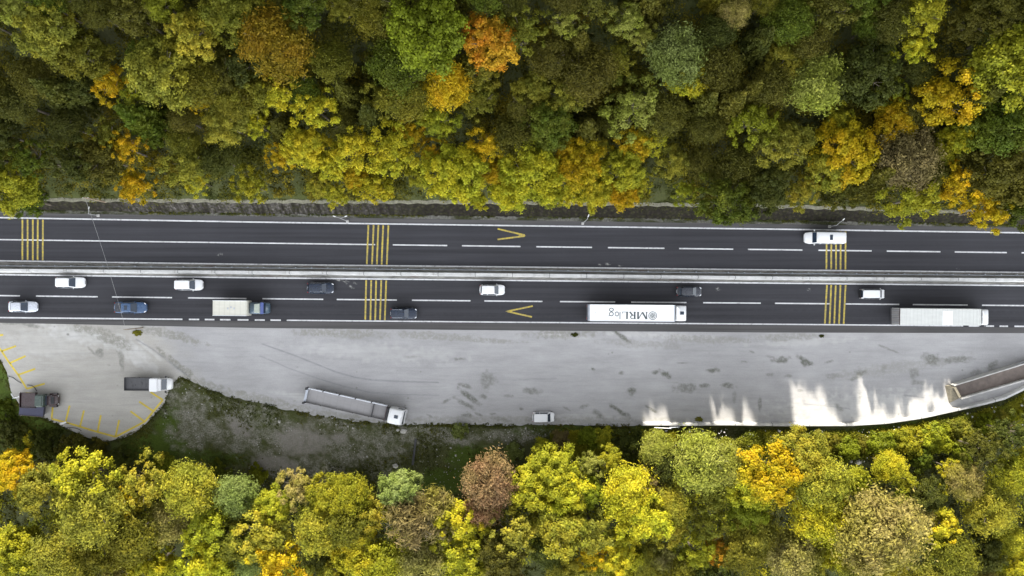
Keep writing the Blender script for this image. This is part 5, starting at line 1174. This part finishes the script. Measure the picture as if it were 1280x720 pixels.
tag(scatter('bank_scrub', pts, r.uniform(.25, .85, len(pts)), M['bankleaf'], 30, .17, 19, flat=.7), kind='stuff', label='yellow-green scrub covering the bank below the curved edge wall')
# verge weeds along the foot and top of the masonry
pts = ground_pts(60000, lambda px, py, X, Y: (((py < WB(px) + 2.2) & (py > WB(px) - 2.5)) | ((py < WT(px) - 1.5) & (py > WT(px) - 9))) & (vnoise(px, py, .03, 42) > .5) | (((px > 880) | (vnoise(px, py, .02, 46) > .58)) & (py < WB(px) + 3) & (py > WT(px) - 2) & (vnoise(px, py, .05, 45) > .42)), -100, 100, 9, 20); pts[:, 2] = np.maximum(pts[:, 2], 0)
tag(scatter('verge_weeds', pts, r.uniform(.1, .35, len(pts)), M['grassblade'], 12, .13, 8), kind='stuff', label='weeds along the foot and top of the stone retaining slope')
def stones(name, pts, sizes, mat, label):
    r2 = RS(9); co = []; q = []
    base = np.array([[1, 0, 0], [.3, .95, 0], [-.8, .6, 0], [-.8, -.6, 0], [.3, -.95, 0], [0, 0, 1], [0, 0, -1]], float)
    f = []; 
    for i in range(5): j = (i + 1) % 5; f += [(i, j, 5), (j, i, 6)]
    for p, s in zip(pts, sizes):
        b = base * (1 + .3 * r2.normal(size=base.shape)) * s * np.array([1, 1, .55]); a = r2.rand() * 6.28; c_, s_ = math.cos(a), math.sin(a)
        b = np.stack([b[:, 0] * c_ - b[:, 1] * s_, b[:, 0] * s_ + b[:, 1] * c_, b[:, 2]], 1) + p
        n0 = len(co) * 7; co.append(b); q += [(x + n0, y + n0, z + n0) for x, y, z in f]
    me = fastmesh(name, np.concatenate(co), np.array(q)); me.materials.append(mat); o = link(bpy.data.objects.new(name, me)); tag(o, label=label, kind='stuff')
pts = ground_pts(26000, lambda px, py, X, Y: (py > YB(px) + 3) & (py < lowedge(px) + 8) & (px > 200) & (px < 860) & (vnoise(px, py, .03, 43) > .52), -60, 30, -42, -14)[:800]; pts[:, 2] += .0
stones('scattered_stones', pts, np.exp(r.normal(-2.8, .5, len(pts))), M['rock'], 'small pale stones scattered over the rough grass below the layby')
pts = ground_pts(60000, lambda px, py, X, Y: (py > YB(px) + 4) & (py < YB(px) + 46) & (px > 800) & (vnoise(px, py, .05, 44) > .5), 20, 90, -36, -12)[:520]; pts[:, 2] += .35
stones('pale_rubble', pts, np.exp(r.normal(-2.3, .5, len(pts))), plain('white_rubble', (.55, .54, .52), .9), 'pale rubble scattered on the bank below the curved edge wall')
for lab, px, py, s in (('pale boulder in the grass just below the parked lorry cab', 504.5, 539, .42), ('smaller pale boulder left of the one below the lorry cab', 497, 538, .22), ('round pale boulder alone in the dark grass below the parked lorry cab', 494, 583, .38)):
    bm = B(); bmesh.ops.create_icosphere(bm, subdivisions=3, radius=1)
    for v_ in bm.verts: v_.co *= 1 + .35 * mnoise.noise(v_.co * 1.6 + Vector((px, 0, 0))); v_.co.z *= .6
    bmesh.ops.scale(bm, vec=(s * 1.25, s, s), verts=bm.verts)
    p = P(px, py, 0); g = float(terrain_z(p.x, p.y)); o = finish('boulder', bm, M['rock'], smooth=True, loc=(p.x, p.y, g + s * .25)); tag(o, lab, 'boulder', 'boulders in the grass')
t = thing('drain_channel', 'narrow dark drain channel running down the grass right of the lorry cab', 'drain')
bm = B(); a = P(519.5, 549, 0); b = P(515.5, 582, 0); a.z = float(terrain_z(a.x, a.y)) + .0; b.z = float(terrain_z(b.x, b.y)) + .0; prism_along(bm, [(-.16, -.1), (-.16, .22), (-.1, .22), (-.1, .14), (.1, .14), (.1, .22), (.16, .22), (.16, -.1)], [a.lerp(b, k_ / 5) for k_ in range(6)]); finish('channel', bm, M['chassis'], t)
# small tufts that stand on the layby edge
for lab, px, py, s in (('small green weed clump at the layby top edge left of the oil streak', 719, 418.5, .55), ('small green weed clump at the layby top edge near the right yellow bars', 1027, 420, .4), ('small yellow-green weed poking over the edge wall', 874, 524, .6), ('brownish weed clump on the layby just right of the cable', 172, 416, .75)):
    p = P(px, py, 0); me = CROWNS['bush'][len(lab) % 5]; o = link(bpy.data.objects.new('weed', me)); o.location = (p.x, p.y, .0); o.scale = (s * 1.1, s * .7, s * .45); cc = PAL['dark' if 'green weed c' in lab else 'olivegold']; o.color = (*cc[0], 1); o['second_colour'] = cc[1]; tag(o, lab, 'weed', 'weeds on the layby')

# ------------------------------------------------------------------ wood beyond the frame, on the ridge (shades the road)
RIDGE = [(-800, 8), (795, 8), (803, 6), (810, 4.6), (835, 4.8), (842, 7), (888, 7), (893, 3.0), (908, 3.2), (914, 7), (922, 6), (928, 4), (938, 4.5), (945, 8), (984, 8), (990, 3.3), (1005, 2.6), (1018, 2.8), (1030, 3.5),
         (1045, 5), (1056, 7.5), (1066, 7), (1072, 3), (1080, 2.2), (1090, 3), (1103, 4.6), (1112, 6.0), (1120, 3.6), (1130, 4.8), (1138, 3.2), (1150, 4.4), (1158, 2.8), (1166, 2), (1190, 1.8), (1200, 3), (1208, 8), (1900, 8)]
def ridge():
    r3 = RS(5); parts = []
    for s_ in np.arange(-700, 1900, 5.2):
        top = float(np.interp(s_, [p[0] for p in RIDGE], [p[1] for p in RIDGE])) * r3.uniform(.80, 1.06)
        x = (s_ - 640) / K - 9.6; y = 60 + r3.uniform(-.8, .8); z = float(terrain_z(x, y))
        n = int(10 + top * 9); t_ = r3.rand(n); w_ = .28 + .75 * (1 - t_) ** .8; a = r3.rand(n) * 6.28
        c = np.stack([x + np.cos(a) * w_ * .5, y + np.sin(a) * w_ * .5, z + t_ * top], 1); N = 16
        c = np.repeat(c, N, 0) + sph(r3, n * N) * .35
        parts.append((quads(c, sph(r3, n * N), .36, r3), r3.rand(n * N)))
    co = np.concatenate([p[0] for p in parts]); tn = np.concatenate([p[1] for p in parts])
    me = fastmesh('ridge_forest', co, np.arange(len(co)).reshape(-1, 4), dict(tone=np.repeat(tn, 4))); me.materials.append(M['scrub']); o = link(bpy.data.objects.new('ridge_forest', me)); tag(o, label='dense wood along the ridge above the upper slope', kind='stuff')
ridge()
print('TREES', len(trees), 'OBJ', len(bpy.data.objects))
